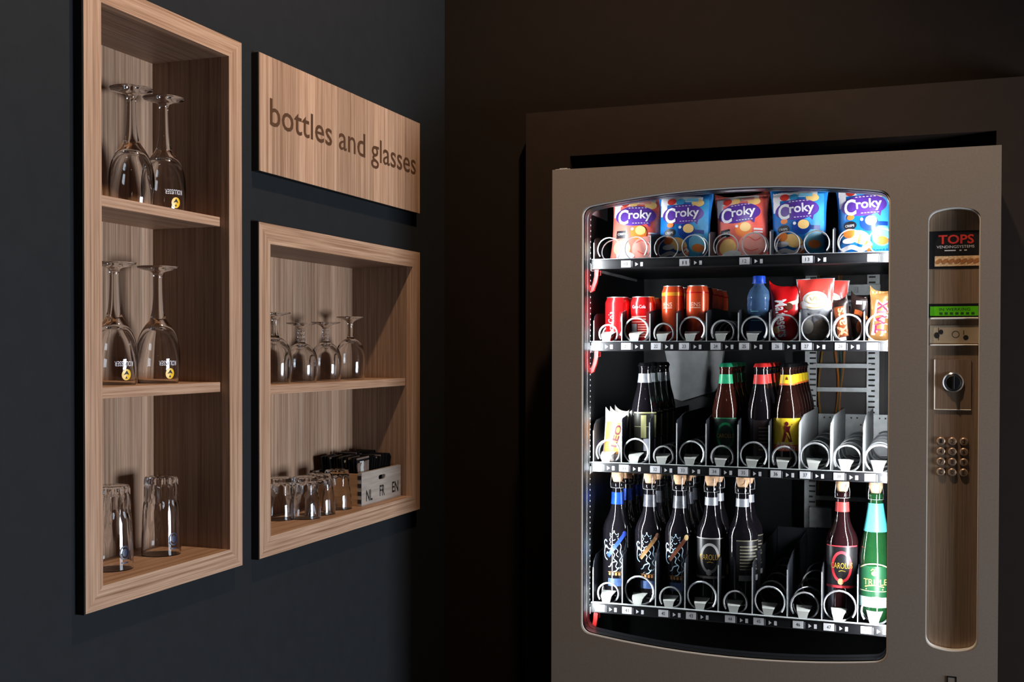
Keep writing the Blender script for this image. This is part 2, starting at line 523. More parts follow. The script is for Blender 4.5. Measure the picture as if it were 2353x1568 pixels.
cabinet('tall oak wall cabinet with two shelves, left of the bottles and glasses sign', 1.3923, 1.8136, 1.045, 2.020, 1.4315, 1.773, 1.081, 1.986,
        [(1.675, 1.6925), (1.371, 1.389)], [1.548, 1.636, 1.668, 1.738])
cabinet('small oak wall cabinet with one shelf, under the bottles and glasses sign', 1.872, 2.604, 1.046, 1.694, 1.9115, 2.5605, 1.084, 1.655,
        [(1.3595, 1.378)], [1.99, 2.07, 2.18, 2.208, 2.288, 2.374, 2.449])

# ------------------------------------------------------------------ the sign
sb = (0, 2.2387, 1.792)
sg = thing('wall_sign', 'oak strip sign reading bottles and glasses above the small cabinet', 'sign', sb)
part('backing_board', boxes((0.0005, .0150, 1.8734, 2.6039, 1.7922, 2.0186)), m_edge, sg, off=sb, label='black backing board')
sy = [1.8734, 1.9193, 1.9623, 2.0188, 2.0887, 2.1781, 2.2596, 2.3507, 2.4226, 2.5153, 2.6039]
for i, (a, b) in enumerate(zip(sy, sy[1:])):
    part('strip', boxes((.0150, .0180 + .0002 * (i % 2), a + .0002, b - .0002, 1.7922, 2.0186), bev=.0003), wood_p[(i * 3 + 1) % 4], sg, off=sb)
m_sign = mat('engraved_brown', (80, 50, 28), .6, noise=.1)
# baseline 1.8835: the text's box runs from the descender of g to the top of b
d_, h_ = .0155, .0550
vs_, fs_ = P_text('bottles and glasses', 2.2441, 1.8835 + (h_ - d_) / 2, .668, h_ + d_)
xs_ = sorted(v[0] for v in vs_)
gaps = sorted(sorted(((b - a, (a + b) / 2) for a, b in zip(xs_, xs_[1:])), reverse=True)[:2], key=lambda g: g[1])
cut = [0, gaps[0][1], gaps[1][1], 99]
for k, word in enumerate(('bottles', 'and', 'glasses')):
    fk = [f for f in fs_ if cut[k] <= sum(vs_[i][0] for i in f) / len(f) < cut[k + 1]]
    ids = sorted({i for f in fk for i in f}); back = {i: n for n, i in enumerate(ids)}
    part('lettering', decal([([vs_[i] for i in ids], [tuple(back[i] for i in f) for f in fk])], flat_x(.01845)), m_sign, sg, off=sb, label='brown lettering ' + word)

# ------------------------------------------------------------------ vending machine
VB = (.89, 2.43, 0.0)
vm = thing('vending_machine', 'tall taupe vending machine with lit glass front full of snacks and bottles', 'vending machine', VB)
MX0, MX1, MT = .4255, 1.3556, 1.8545
WIN = archloop(.4950, 1.1485, .815, .8105, 1.7680, 1.7735, .024, .026, .022)
REC = archloop(1.2205, 1.3187, .8545, .8545, 1.7250, 1.7250, .0105, .0105, .016)
YD0, YD1 = 2.43, 2.488
dr = plate(rect(MX0, MX1, .10, MT), [WIN, REC], YD0, YD1)
bmesh.ops.bevel(dr, geom=[e for e in dr.edges if len(e.link_faces) == 2 and e.calc_face_angle(0) > .9 and e.verts[0].co.y < 2.431 and e.verts[1].co.y < 2.431], offset=.0028, segments=2, affect='EDGES')
door = part('door', dr, m_door, vm, off=VB)


def grow(loop, d):
    cx = sum(p[0] for p in loop) / len(loop); cz = sum(p[1] for p in loop) / len(loop)
    x0 = min(p[0] for p in loop); x1 = max(p[0] for p in loop); z0 = min(p[1] for p in loop); z1 = max(p[1] for p in loop)
    return [(cx + (p[0] - cx) * (1 + 2 * d / (x1 - x0)), cz + (p[1] - cz) * (1 + 2 * d / (z1 - z0))) for p in loop]


m_satin = mat('satin_silver', (226, 218, 208), .42, metal=.0, noise=.03)
part('window_bead', plate(grow(WIN, -.0002), [grow(WIN, -.0026)], 2.4325, 2.4358), m_satin, door, off=VB, label='silver bead round the window')
part('gasket', plate(grow(WIN, -.0004), [grow(WIN, -.0034)], 2.4402, 2.4640), m_black, door, off=VB, label='black window gasket')
part('inner_bead', plate(grow(WIN, -.0004), [grow(WIN, -.0040)], 2.4640, 2.4860), mat('black_trim', (20, 20, 23), .35), door, off=VB)
part('inner_strip', boxes((.4972, .4986, 2.4790, 2.4875, .835, 1.755), bev=.0004), mat('lavender_grey', (170, 168, 182), .45), door, off=VB)
part('glass_pane', plate(grow(WIN, -.0010), [], 2.4360, 2.4400), m_pane, door, off=VB, label='clear glass pane')
part('recess_bead', plate(grow(REC, -.0002), [grow(REC, -.0020)], 2.4325, 2.4500), m_satin, door, off=VB)
# cabinet body behind the door: open box
part('body', boxes((MX0 + .012, .486, 2.489, 3.20, .08, 1.846), (1.30, MX1 - .003, 2.489, 3.20, .08, 1.846), (.486, 1.30, 2.489, 3.20, 1.82, 1.846),
                   (.486, 1.30, 2.489, 3.20, .08, .50), (.486, 1.30, 3.06, 3.20, .50, 1.82)), m_black, vm, off=VB)
part('foot', boxes((MX0 + .03, MX1 - .03, 2.50, 3.18, 0, .08)), m_black, vm, off=VB)
part('hinge', boxes((.4265, .462, 2.447, 2.482, 1.855, 1.8585), (.434, .452, 2.455, 2.476, 1.8585, 1.8615), bev=.0008), m_steel, vm, off=VB)
part('top_gap_cover', boxes((MX0 + .001, MX1 - .001, 2.474, 2.488, 1.8548, 1.8580)), m_door, vm, off=VB)
part('interior_side', boxes((.487, .4895, 2.489, 3.058, .50, 1.818)), m_innerl, vm, off=VB)
part('interior_side', boxes((1.205, 1.2075, 2.489, 3.058, .50, 1.818)), m_innerl, vm, off=VB)
part('interior_back', boxes((.49, 1.205, 3.045, 3.058, .50, 1.818)), m_inner, vm, off=VB)
part('delivery_panel', boxes((.49, 1.204, 2.60, 2.61, .52, .842)), mat('dull_black', (8, 8, 9), .7, noise=0, spec=.1), vm, off=VB)
# top light housing behind the bowed top edge
part('light_housing', boxes((.50, 1.18, 2.492, 2.53, 1.808, 1.818)), m_black, vm, off=VB)
part('ceiling_liner', boxes((.4896, 1.2049, 2.531, 3.044, 1.810, 1.818)), mat('grey_liner', (72, 72, 74), .5), vm, off=VB)
# LED board with its row of diodes
led = part('led_board', boxes((.4930, .4960, 2.4882, 2.502, .83, 1.762)), m_black, vm, off=VB)
bm = BM()
for i in range(72):
    z = .85 + i * .0126
    box(bm, .4960, .4980, 2.4890, 2.4925, z, z + .0032)
part('diodes', bm, m_led, led, off=VB, kind='stuff')
part('upper_liner', boxes((.4896, .4912, 2.505, 2.66, 1.762, 1.812)), m_label, vm, off=VB)
# rear rack with slotted uprights, rungs, loom
yk = 2.95
rack = part('rear_rack', boxes((.9585, 1.0795, yk + .004, yk + .010, 1.685, 1.70)), m_steel, vm, off=VB)
for xa, xb_, sx in ((.930, .9585, .941), (1.0795, 1.109, 1.083)):
    ub = boxes((xa, sx, yk, yk + .006, .66, 1.72), (sx + .016, xb_, yk, yk + .006, .66, 1.72))
    for i in range(78):
        z = .662 + .0135 * i
        box(ub, sx, sx + .016, yk + .0003, yk + .0057, z, z + .009)
    part('upright', ub, m_steel, rack, off=VB)
for z in (1.405, 1.345, 1.13, 1.07, 1.505, 1.56):
    part('rung', boxes((.950, 1.090, yk + .006, yk + .012, z, z + .0105)), m_steel, rack, off=VB)
part('motor_bracket', boxes((.935, 1.112, yk - .03, yk, 1.585, 1.612), (.945, 1.06, yk - .045, yk - .03, 1.592, 1.606), (1.085, 1.112, yk - .03, yk, 1.535, 1.585), (.99, 1.075, yk - .02, yk, 1.568, 1.575), bev=.001), m_steel, rack, off=VB)
part('motor_bracket', boxes((.945, 1.0, yk - .03, yk, 1.005, 1.055), (1.0, 1.04, yk - .02, yk, 1.01, 1.03), bev=.001), m_steel, rack, off=VB)
part('rear_plate', boxes((.935, 1.12, yk + .03, yk + .034, .66, 1.72)), mat('brown_grey_plate', (58, 52, 50), .5), rack, off=VB)
for k, (x, c) in enumerate(((1.005, (176, 108, 48)), (1.012, (60, 92, 84)), (1.019, (172, 110, 60)), (.968, (150, 110, 50)))):
    pts = [(x + .006 * math.sin(i * .8 + k), yk + .018, 1.70 - i * .035) for i in range(20)]
    part('cable', tube(pts, .0026, seg=5), mat('cable_%s' % 'abcd'[k], c, .5), rack, True, off=VB)
part('pale_back_plate', plate([(.553, 1.45), (.565, 1.395), (.572, 1.345), (.580, 1.318), (.60, 1.312), (.685, 1.338), (.696, 1.35), (.706, 1.40), (.712, 1.45)], [], 3.02, 3.044),  # irregular pale plate against the interior back
     mat('pale_grey_plate', (228, 230, 234), .6), vm, off=VB)


# trays
def helix(r, y0, y1, pitch, wire, flip, gap=.9):
    pts = []; n = 22
    a0 = -PI / 2 + (gap if flip > 0 else -gap)
    turns = 1 + (y1 - y0) / pitch
    for i in range(int(n * turns)):
        t = i / n
        y = y0 + (t * .012 if t < .8 else .0096 + (t - .8) * pitch)
        if y > y1: break
        a = a0 + flip * 2 * PI * t
        pts.append((r * math.cos(a), y, r * math.sin(a)))
    return tube(pts, wire, seg=5)


_hx = {}


def spiral(tray, x, zf, r, pitch, flip, wire=.0022):
    key = (round(r, 4), pitch, flip, wire)
    if key not in _hx: _hx[key] = mesh(helix(r, 0, .43, pitch, wire, flip), 'spiral', m_wire, True, 60)
    o = bpy.data.objects.new('spiral', _hx[key]); link(o, tray)
    o.location = (x - VB[0], 2.505 - VB[1], zf + r + .0015)
    return o


_clip = None


def clip(tray, x, zf):
    global _clip
    if _clip is None:
        bm = BM()
        f = [(-.0085, 0), (.0085, 0), (.0085, .004), (.0125, .019), (-.0125, .019), (-.0085, .004)]
        plate(f, [], 0, .002, 'y', bm)
        V = [bm.verts.new(p) for p in ((-.0125, .001, .019), (.0125, .001, .019), (.017, .03, .026), (-.017, .03, .026), (-.0125, .001, .0175), (.0125, .001, .0175), (.017, .03, .0245), (-.017, .03, .0245))]
        for q in ((0, 1, 2, 3), (4, 5, 6, 7), (0, 1, 5, 4), (1, 2, 6, 5), (2, 3, 7, 6), (3, 0, 4, 7)): bm.faces.new([V[i] for i in q])
        box(bm, -.009, .009, -.006, .0, 0, .0022)
        _clip = mesh(bm, 'spiral_clip', m_clip)
    o = bpy.data.objects.new('spiral_clip', _clip); link(o, tray); o.location = (x - VB[0], 2.501 - VB[1], zf)


_mesh = {}


def shared(name, key, make, m, parent, loc, label=None):
    if key not in _mesh: _mesh[key] = mesh(make(), name, m)
    o = bpy.data.objects.new(name, _mesh[key]); link(o, parent); o.location = loc
    return tag(o, label)


def tray(zs0, zs1, bounds, labels, nums, divh, radii, pitches, clips, steel_from=99):
    zf = zs1 - .004
    t = part('tray', boxes((.497, 1.185, 2.503, 2.955, zs0 + .004, zf)), m_innerl, vm, off=VB)
    part('label_rail', boxes((.496, 1.186, 2.4945, 2.503, zs0, zs1), (.496, 1.186, 2.4925, 2.4950, zs0, zs0 + .002), (.496, 1.186, 2.4925, 2.4950, zs1 - .0015, zs1)), m_innerl, t, off=VB)
    part('rail_edge', boxes((.500, 1.186, 2.4935, 2.5035, zs1, zs1 + .0012)), m_steel, t, off=VB)
    for i, x in enumerate(bounds):
        h = divh
        if i == 0: pr = [(2.505, zf), (2.505, zf + h * .72), (2.512, zf + h * .86), (2.53, zf + h * .95), (2.62, zf + h), (2.95, zf + h), (2.95, zf)]
        else: pr = [(2.505, zf), (2.505, zf + h * .93), (2.511, zf + h), (2.60, zf + h * 1.12), (2.95, zf + h * 1.12), (2.95, zf)]
        part('divider', plate(pr, [], x - .0007, x + .0007, 'x'), m_steel if i >= steel_from else m_div, t, off=VB)
        part('divider_edge', boxes((x - .0011, x + .0011, 2.5035, 2.5052, zf, zf + h * (.72 if i == 0 else .93))), m_steel, t, off=VB)
    for x, n in zip(labels, nums):
        shared('price_label', 'lab', lambda: boxes((-.0112, .0112, -.001, 0, 0, .0155)), m_label, t, (x - VB[0], 2.4945 - VB[1], zs0 + .0025))
        part('numeral', decal([P_text(str(n), x, zs0 + .0103, .0085, .0075)], flat_y(2.4933)), m_ink, t, off=VB)
        if x + .04 < 1.17:
            shared('arrow_mark', 'arr', lambda: decal([P_poly([(0, .0035), (.0065, .008), (0, .0125)]), P_rect(.0115, .003, .0175, .0125), P_rect(-.008, .001, -.0072, .0155)], flat_y(-.0004)), m_label, t, (x + .0215 - VB[0], 2.4945 - VB[1], zs0 + .0012))
    for i, (r, p) in enumerate(zip(radii, pitches)):
        if isinstance(r, tuple):
            c = (bounds[i] + bounds[i + 1]) / 2
            spiral(t, c - .031, zf, r[0], p, -1, .0015); spiral(t, c + .031, zf, r[0], p, 1, .0015)
        else:
            c = (bounds[i] + bounds[i + 1]) / 2
            spiral(t, c, zf, r, p, 1 if i % 2 else -1)
            if clips[i]: clip(t, c - .003, zf + .001)
    # steel runner arm at the tray's left end
    part('runner', boxes((.490, .500, 2.489, 2.51, zs0 - .004, zs0 + .012), (.4905, .4935, 2.51, 2.95, zs0 - .002, zs0 + .010), bev=.0008), m_steel, t, off=VB)
    return t, zf


B10 = [.502, .5681, .6331, .695, .7608, .8311, .8983, .9623, 1.028, 1.0951, 1.161]
B9 = [.502, .571, .6482, .7149, .7892, .8638, .9388, 1.0114, 1.0852, 1.158]
B5 = [.502, .634, .7665, .899, 1.031, 1.164]
L1 = [.58, .7132, .8455, .9786, 1.1122]
L2 = [.5106, .5806, .6494, .7129, .7831, .8454, .9159, .9777, 1.0475, 1.1124]
L3 = [.5156, .5764, .6484, .711, .7814, .8447, .9144, .9764, 1.0463, 1.1095]
L4 = [.5217, .5846, .6686, .731, .8175, .8793, .9633, 1.0273, 1.1034]
T1, F1 = tray(1.6335, 1.6555, B5, L1, range(10, 15), .060, [(.0265,)] * 5, [.09] * 5, [0] * 5)
T2, F2 = tray(1.4475, 1.4685, B10, L2, range(20, 30), .072, [.0205, .028, .0215, .0285, .0245, .028, .0300, .0300, .0300, .030], [.07] * 6 + [.05] * 4, [1] * 6 + [0] * 4)
T3, F3 = tray(1.171, 1.192, B10, L3, range(30, 40), .105, [.0265, .029, .0215, .028, .024, .029, .0255, .030, .0285, .0300], [.05] + [.075] * 6 + [.115] * 3, [1] * 10, 7)
T4, F4 = tray(.848, .870, B9, L4, range(40, 49), .115, [.0235, .0335, .024, .0325, .025, .0325, .029, .0335, .029], [.10] * 9, [1] * 9)
for n, x0, x1 in (('tray_back', .965, 1.026), ('tray_back', 1.03, 1.093), ('tray_back', 1.097, 1.158)):
    part(n, plate(rect(x0, x1, F3, 1.290), [rect(x0 + .012, x0 + .016, 1.279, 1.283), rect(x0 + .026, x0 + .030, 1.279, 1.283), rect(x0 + .035, x0 + .039, 1.262, 1.266)], 2.935, 2.938), m_steel, T3, off=VB)
part('tray_back', plate(rect(.866, 1.0, F4, 1.0), [], 2.935, 2.938), m_div, T4, off=VB)


# red release levers on the left
def lever(z0, k):
    p = [(.508, z0), (.516, z0), (.515, z0 - .012), (.5135, z0 - .026), (.506, z0 - .046), (.498, z0 - .050), (.4965, z0 - .044), (.503, z0 - .030), (.5065, z0 - .014)]
    bm = plate(p, [], 2.4905, 2.4975)
    box(bm, .506, .520, 2.4975, 2.503, z0 - .012, z0)
    bmesh.ops.bevel(bm, geom=[e for e in bm.edges if len(e.link_faces) == 2 and e.calc_face_angle(0) > .7], offset=.001, segments=1, affect='EDGES')
    return part('release_lever', bm, m_red, vm, off=VB, label='red release lever')


lever(1.631, 0); lever(1.4455, 1); lever(.846, 2)

# control panel
YR = 2.452
pan = part('control_panel', plate(grow(REC, .004), [], YR, YR + .004), m_brush, door, off=VB, label='brushed bronze control panel')
m_pmatte = mat('black_sticker', (16, 14, 15), .45)
cp = part('brand_sticker', boxes((1.2215, 1.3175, YR - .0008, YR, 1.6145, 1.6905)), m_pmatte, door, off=VB, label='black sticker with red lettering')
part('red_lettering', decal([P_text('TOPS', 1.2735, 1.6735, .067, .0185)], flat_y(YR - .0012)), mat('sticker_red', (196, 52, 46), .5), door, off=VB)
part('white_lettering', decal([P_text('VENDINGSYSTEMS', 1.2725, 1.6585, .071, .0055), P_rect(1.252, 1.6500, 1.273, 1.6522), P_rect(1.280, 1.6500, 1.284, 1.6522), P_rect(1.289, 1.6500, 1.294, 1.6522)], flat_y(YR - .0012)), m_label, door, off=VB)
part('picture_strip', boxes((1.2335, 1.3172, YR - .0014, YR - .0008, 1.6195, 1.6400)), mat('cream_print', (214, 178, 136), .5, noise=.3, scale=260), door, off=VB)
bm = BM(); ms = []
part('picture_biscuits', decal([P_ell(1.241 + i * .0118, 1.6295, .0075, .0040, 10, 2, rot=.6) for i in range(7)], flat_y(YR - .0018)), mat('biscuit_brown', (160, 104, 58), .6, noise=.3, scale=300), door, off=VB)
part('display_window', boxes((1.2225, 1.3172, YR - .001, YR, 1.5165, 1.5440), bev=.0003), m_black, door, off=VB)
part('display', boxes((1.2255, 1.3160, YR - .0016, YR - .001, 1.5195, 1.5385)), mat('green_display', (70, 150, 10), .4, noise=.1, scale=120, emit=(86, 176, 12), estr=.12), door, off=VB, label='lit green display')
part('display_text', decal([P_text('IN WERKING', 1.2720, 1.5325, .058, .0058)] + [P_rect(1.243 + i * .010, 1.5215, 1.249 + i * .010, 1.5265) for i in range(7)], flat_y(YR - .0019)), mat('display_ink', (24, 70, 8), .6), door, off=VB)
part('ledge', boxes((1.2260, 1.3160, YR - .010, YR, 1.5125, 1.5160), bev=.0012), m_satin, door, off=VB)
part('coin_panel', plate(rect(1.2255, 1.3165, 1.4640, 1.5000), [rect(1.241, 1.2425, 1.470, 1.495)], YR - .003, YR), mat('beige_metal', (176, 156, 130), .4, metal=.3), door, off=VB, label='beige coin panel')
part('coin_pictogram', decal([P_ell(1.2385, 1.4800, .0052, .0062, 14, 2), P_ell(1.2465, 1.4868, .0042, .0050, 14, 2), P_ell(1.2930, 1.4755, .0050, .0050, 14, 2), P_line([(1.289, 1.490), (1.289, 1.481)], .0012)] +
                              [P_ring(1.274, 1.482, .007, .007, .001)], flat_y(YR - .0034)), m_ink, door, off=VB)
part('ledge', boxes((1.2260, 1.3160, YR - .008, YR, 1.4590, 1.4620), bev=.0012), m_satin, door, off=VB)
lp = part('lock_plate', boxes((1.2350, 1.3036, YR - .003, YR, 1.3300, 1.4310)), m_brush, door, off=VB)
part('lock_plate_bead', tube([(1.3036, YR - .002, 1.3300), (1.2350, YR - .002, 1.3300), (1.2350, YR - .002, 1.4310)], .0016, seg=6), m_satin, door, True, off=VB)
part('knob_collar', lathe([(.0, 0), (.0200, 0), (.0200, .004), (.0175, .006), (.0175, .002), (0, .002)], 28), m_chrome, door, True, label='round lock collar').matrix_local = Matrix.Translation((1.2700 - VB[0], YR - .003 - VB[1], 1.3850)) @ Matrix.Rotation(PI / 2, 4, 'X')
kn = part('knob', lathe([(0, 0), (.0165, 0), (.0165, .006), (.013, .010), (0, .011)], 24), m_black, door, True)
kn.matrix_local = Matrix.Translation((1.2700 - VB[0], YR - .003 - VB[1], 1.3850)) @ Matrix.Rotation(PI / 2, 4, 'X')
part('knob_grip', boxes((1.2678, 1.2722, YR - .020, YR - .012, 1.3715, 1.3985), bev=.001), m_black, door, off=VB)
keys = '123456789C0E'
kb = mesh(lathe([(0, .006), (.0062, .006), (.0080, .0045), (.0085, 0), (0, 0)], 18), 'key', m_brush, True)
for i, ch in enumerate(keys):
    x = 1.2478 + (i % 3) * .0216; z = 1.2660 - (i // 3) * .0208
    o = bpy.data.objects.new('key', kb); link(o, door)
    o.matrix_local = Matrix.Translation((x - VB[0], YR - VB[1], z)) @ Matrix.Rotation(PI / 2, 4, 'X')
    part('key_numeral', decal([P_text(ch, x, z, .0050, .0080)], flat_y(YR - .0064)), m_ink, door, off=VB)
part('door_lock', plate(rect(1.2615, 1.2800, .760, .795), [rect(1.2640, 1.2775, .7625, .7925)], 2.4285, 2.4305), m_black, door, off=VB)
part('lock_face', boxes((1.2640, 1.2775, 2.4290, 2.4300, .7625, .7925)), m_door, door, off=VB)


# ------------------------------------------------------------------ snack bags
def bagfun(wd, h, d, seed):
    rnd = random.Random(seed); ph = [rnd.random() * 6 for _ in range(6)]
    def half(y):            # half width at height y: pinched a little at the waist
        v = 2 * y / h - 1
        return wd / 2 * (1 - .08 * (1 - abs(v) ** 3) + .03 * v)
    def f(x, y):
        u = min(abs(x) / half(y), 1); v = min(abs(2 * y / h - 1), 1)
        b = d * (max(1 - u ** 2.2, 0) ** .75) * (max(1 - v ** 3.0, 0) ** .8)
        wr = .0016 * math.sin(70 * x + 45 * y + ph[0]) + .0013 * math.sin(-110 * x + 60 * y + ph[1]) + .001 * math.sin(180 * x + ph[2])
        return b + wr * (v ** 2 * .8 + .12) * (1 - .5 * u)
    return half, f


def bag_mesh(wd, h, d, seed, n=22, ears=True):
    half, f = bagfun(wd, h, d, seed); bm = BM(); g = []
    for s in (-1, 1):
        rows = []
        for j in range(n + 1):
            y = h * j / n; row = []
            for i in range(n + 1):
                x = half(y) * (2 * i / n - 1)
                z = y + (.013 * (abs(2 * i / n - 1) ** 3) * (1 if j == n else 0) if ears else 0)
                row.append((x, s * (f(x, y) + .0006), z))
            rows.append([bm.verts.new(p) for p in row])
        for j in range(n):
            for i in range(n): bm.faces.new((rows[j][i], rows[j][i + 1], rows[j + 1][i + 1], rows[j + 1][i]))
        g.append(rows)
    A, B = g
    ring = [(0, i) for i in range(n + 1)] + [(j, n) for j in range(1, n + 1)] + [(n, i) for i in range(n - 1, -1, -1)] + [(j, 0) for j in range(n - 1, 0, -1)]
    for k in range(len(ring)):
        a, b = ring[k], ring[(k + 1) % len(ring)]
        bm.faces.new((A[a[0]][a[1]], A[b[0]][b[1]], B[b[0]][b[1]], B[a[0]][a[1]]))
    return bm, (lambda off: (lambda x, y: (x, -f(x, y) - .0006 - off, y)))


ink = lambda n, c, r=.35: mat(n, c, r, noise=.04, scale=90)
I_coral = mat('coral_print', (236, 96, 84), .35, noise=.12, scale=50); I_sky = mat('sky_print', (60, 156, 214), .35, noise=.2, scale=40)
m_bagred = mat('salmon_red_foil', (236, 116, 102), .30, noise=.18, scale=22, coat=.3)
m_bagblue = mat('blue_foil', (22, 112, 190), .30, noise=.25, scale=20, coat=.3)
I_pur = ink('purple_print', (88, 52, 150)); I_wht = ink('white_print', (236, 234, 238)); I_org = ink('orange_print', (240, 128, 52))
I_yel = ink('pale_yellow_print', (250, 205, 130)); I_blk = ink('black_print', (30, 30, 36)); I_pink = ink('pink_print', (240, 160, 148))
I_cya = ink('cyan_print', (58, 160, 214)); I_lbl = ink('light_blue_print', (120, 190, 224)); I_nav = ink('navy_print', (20, 60, 140)); I_red = ink('red_print', (214, 60, 50))
I_gold = mat('gold_print', (206, 164, 72), .3, metal=.5, noise=.05); I_grn = ink('green_print', (20, 120, 76))


def crisp_bag(label, loc, rot, kind, seed, group='crisp bags on the top tray'):
    t = thing('crisp_bag', label, 'crisps', loc, group, rot)
    W, H = .124, .149
    bm, mp = bag_mesh(W, H, .026, seed)
    red = kind == 'red'
    part('bag', bm, m_bagred if red else m_bagblue, t, True, sharp=80)
    part('side_print', decal([P_rect(.014, .004, .054, .140, 6, 14)], mp(.0004)), I_coral if red else I_sky, t, True)
    part('printed_band', decal([P_rect(-.056, .126, -.012, .1475, 8, 4), P_rect(-.055, .100, -.040, .126, 3, 4), P_rect(-.012, .132, .040, .1475, 8, 3)], mp(.0007)), I_wht, t)
    part('printed_patch', decal([P_ell(-.030, .134, .0105, .0085, 14, 3)], mp(.0011)), I_red, t)
    part('printed_patch', decal([P_ell(-.010, .133, .0100, .0085, 14, 3)], mp(.0013)), I_yel if red else I_cya, t)
    part('printed_patch', decal([P_ell(.030, .130, .014, .0095, 14, 3)], mp(.0011)), I_yel, t)
    part('flavour_name', decal([P_rect(.002, .133, .030, .1415, 5, 2)], mp(.0016)), I_lbl if not red else I_pink, t)
    part('logo_patch', decal([P_ell(-.003, .103, .0475, .0235, 30, 6, rot=.06), P_poly([(.020, .090), (.034, .093), (.031, .078)])], mp(.0014)), I_pur, t)
    part('lettering', decal([P_text('C', -.0310, .0995, .025, .036, rot=.05), P_text('roky', .0080, .1035, .0530, .0275, rot=.06)] +
                            [P_rect(-.020 + .0075 * i, .1205 + .0003 * i, -.0155 + .0075 * i, .1222 + .0003 * i) for i in range(6)] +
                            [P_rect(-.008 + .0065 * i, .0845 + .0003 * i, -.004 + .0065 * i, .0860 + .0003 * i) for i in range(6)], mp(.0024)), I_wht, t)
    part('printed_ball', decal([P_ell(.008, .064, .0190, .0175, 20, 4)], mp(.0010)), I_org if red else I_nav, t)
    part('printed_ball', decal([P_ell(.012, .069, .0120, .0105, 18, 3)], mp(.0015)), I_yel, t)
    part('printed_ball', decal([P_ell(-.007, .072, .0035, .0035, 10, 2)], mp(.0016)), I_wht, t)
    part('printed_label', decal([P_ell(-.031, .0605, .0135, .0095, 16, 3)] if not red else [P_rect(-.045, .050, -.023, .068, 4, 3)], mp(.0012)), I_blk, t)
    part('printed_label', decal([P_text('CRISPS', -.032, .0600, .019, .0050)], mp(.0019)), I_wht, t)
    if red:
        part('printed_crisp', decal([P_ell(.024, .030, .031, .025, 20, 5, rot=.5)], mp(.0012)), I_pink, t)
        part('printed_crisp', decal([P_line(curve2([(.004, .040), (.018, .046), (.032, .038), (.044, .044)]), .0022), P_line(curve2([(.008, .022), (.022, .016), (.038, .020)]), .0022)], mp(.0018)), I_coral, t)
        part('printed_crisp', decal([P_ell(-.030, .028, .021, .018, 18, 4)], mp(.0010)), I_yel, t)
        part('printed_crisp', decal([P_ell(-.022, .012, .022, .008, 18, 3)], mp(.0014)), I_wht, t)
        part('flavour_name', decal([P_rect(.030, .062, .048, .066, 4, 1), P_rect(.030, .056, .048, .059, 4, 1)], mp(.0012)), I_wht, t)
    else:
        part('printed_crisp', decal([P_ell(.034, .036, .020, .022, 20, 5)], mp(.0009)), I_lbl, t)
        part('printed_crisp', decal([P_ell(.034, .026, .013, .009, 16, 3), P_ell(.006, .016, .008, .011, 14, 3), P_ell(-.034, .044, .012, .010, 14, 3), P_ell(-.030, .078, .008, .006, 12, 2)], mp(.0015)), I_org, t)
        part('printed_crisp', decal([P_ell(-.010, .034, .021, .014, 18, 4, rot=-.4)], mp(.0012)), I_yel, t)
        part('printed_crisp', decal([P_ell(-.034, .028, .014, .006, 14, 3), P_line(curve2([(-.052, .008), (-.03, .015), (-.008, .009), (.012, .022)]), .009)], mp(.0017)), I_wht, t)
        part('flavour_name', decal([P_rect(.022, .058, .046, .067, 4, 2)], mp(.0012)), I_nav, t)
    return t


R = math.radians
crisp_bag('salmon red crisp bag in the top tray, leftmost, resting by an empty coil', (.583, 2.566, F1 + .002), (R(-6), R(3), R(4)), 'red', 1)
crisp_bag('blue crisp bag in the top tray, first blue one from the left', (.697, 2.566, F1 + .002), (R(-6), R(1), R(2)), 'blue', 2)
crisp_bag('crumpled salmon red crisp bag in the middle of the top tray', (.830, 2.570, F1 + .000), (R(-10), R(-3), R(-3)), 'red', 3)
crisp_bag('blue crisp bag in the top tray, second blue one from the left', (.954, 2.566, F1 + .002), (R(-6), R(-1), R(0)), 'blue', 4)
crisp_bag('brightly lit blue crisp bag at the right end of the top tray', (1.095, 2.562, F1 + .005), (R(-5), R(-1), R(0)), 'blue', 5)
crisp_bag('blue crisp bag standing behind the right end bag of the top tray', (1.085, 2.640, F1 + .004), (R(-4), R(2), R(0)), 'blue', 6)
crisp_bag('red crisp bag standing behind the crumpled middle bag', (.850, 2.645, F1 - .002), (R(-4), R(4), R(0)), 'red', 7)


# ------------------------------------------------------------------ cans
def can_prof(r, h):
    return [(0, .003), (r * .72, .0015), (r * .80, 0), (r * .84, .001), (r * .98, .008), (r, .013), (r, h - .014), (r * .985, h - .011), (r * .87, h - .003), (r * .86, h)]


def can_lid(r, h):
    return [(0, h - .0035), (r * .76, h - .0035), (r * .80, h - .001), (r * .86, h + .0012), (r * .88, h + .0006), (r * .88, h - .0008), (r * .85, h - .0012)]


m_cola = mat('cola_red_metal', (204, 22, 26), .25, metal=.25, noise=.05, coat=.4)
m_alu = mat('aluminium', (210, 210, 212), .28, metal=.9, noise=.04)
m_oran = mat('orange_red_metal', (222, 76, 36), .28, metal=.3, noise=.1, scale=20, coat=.4)


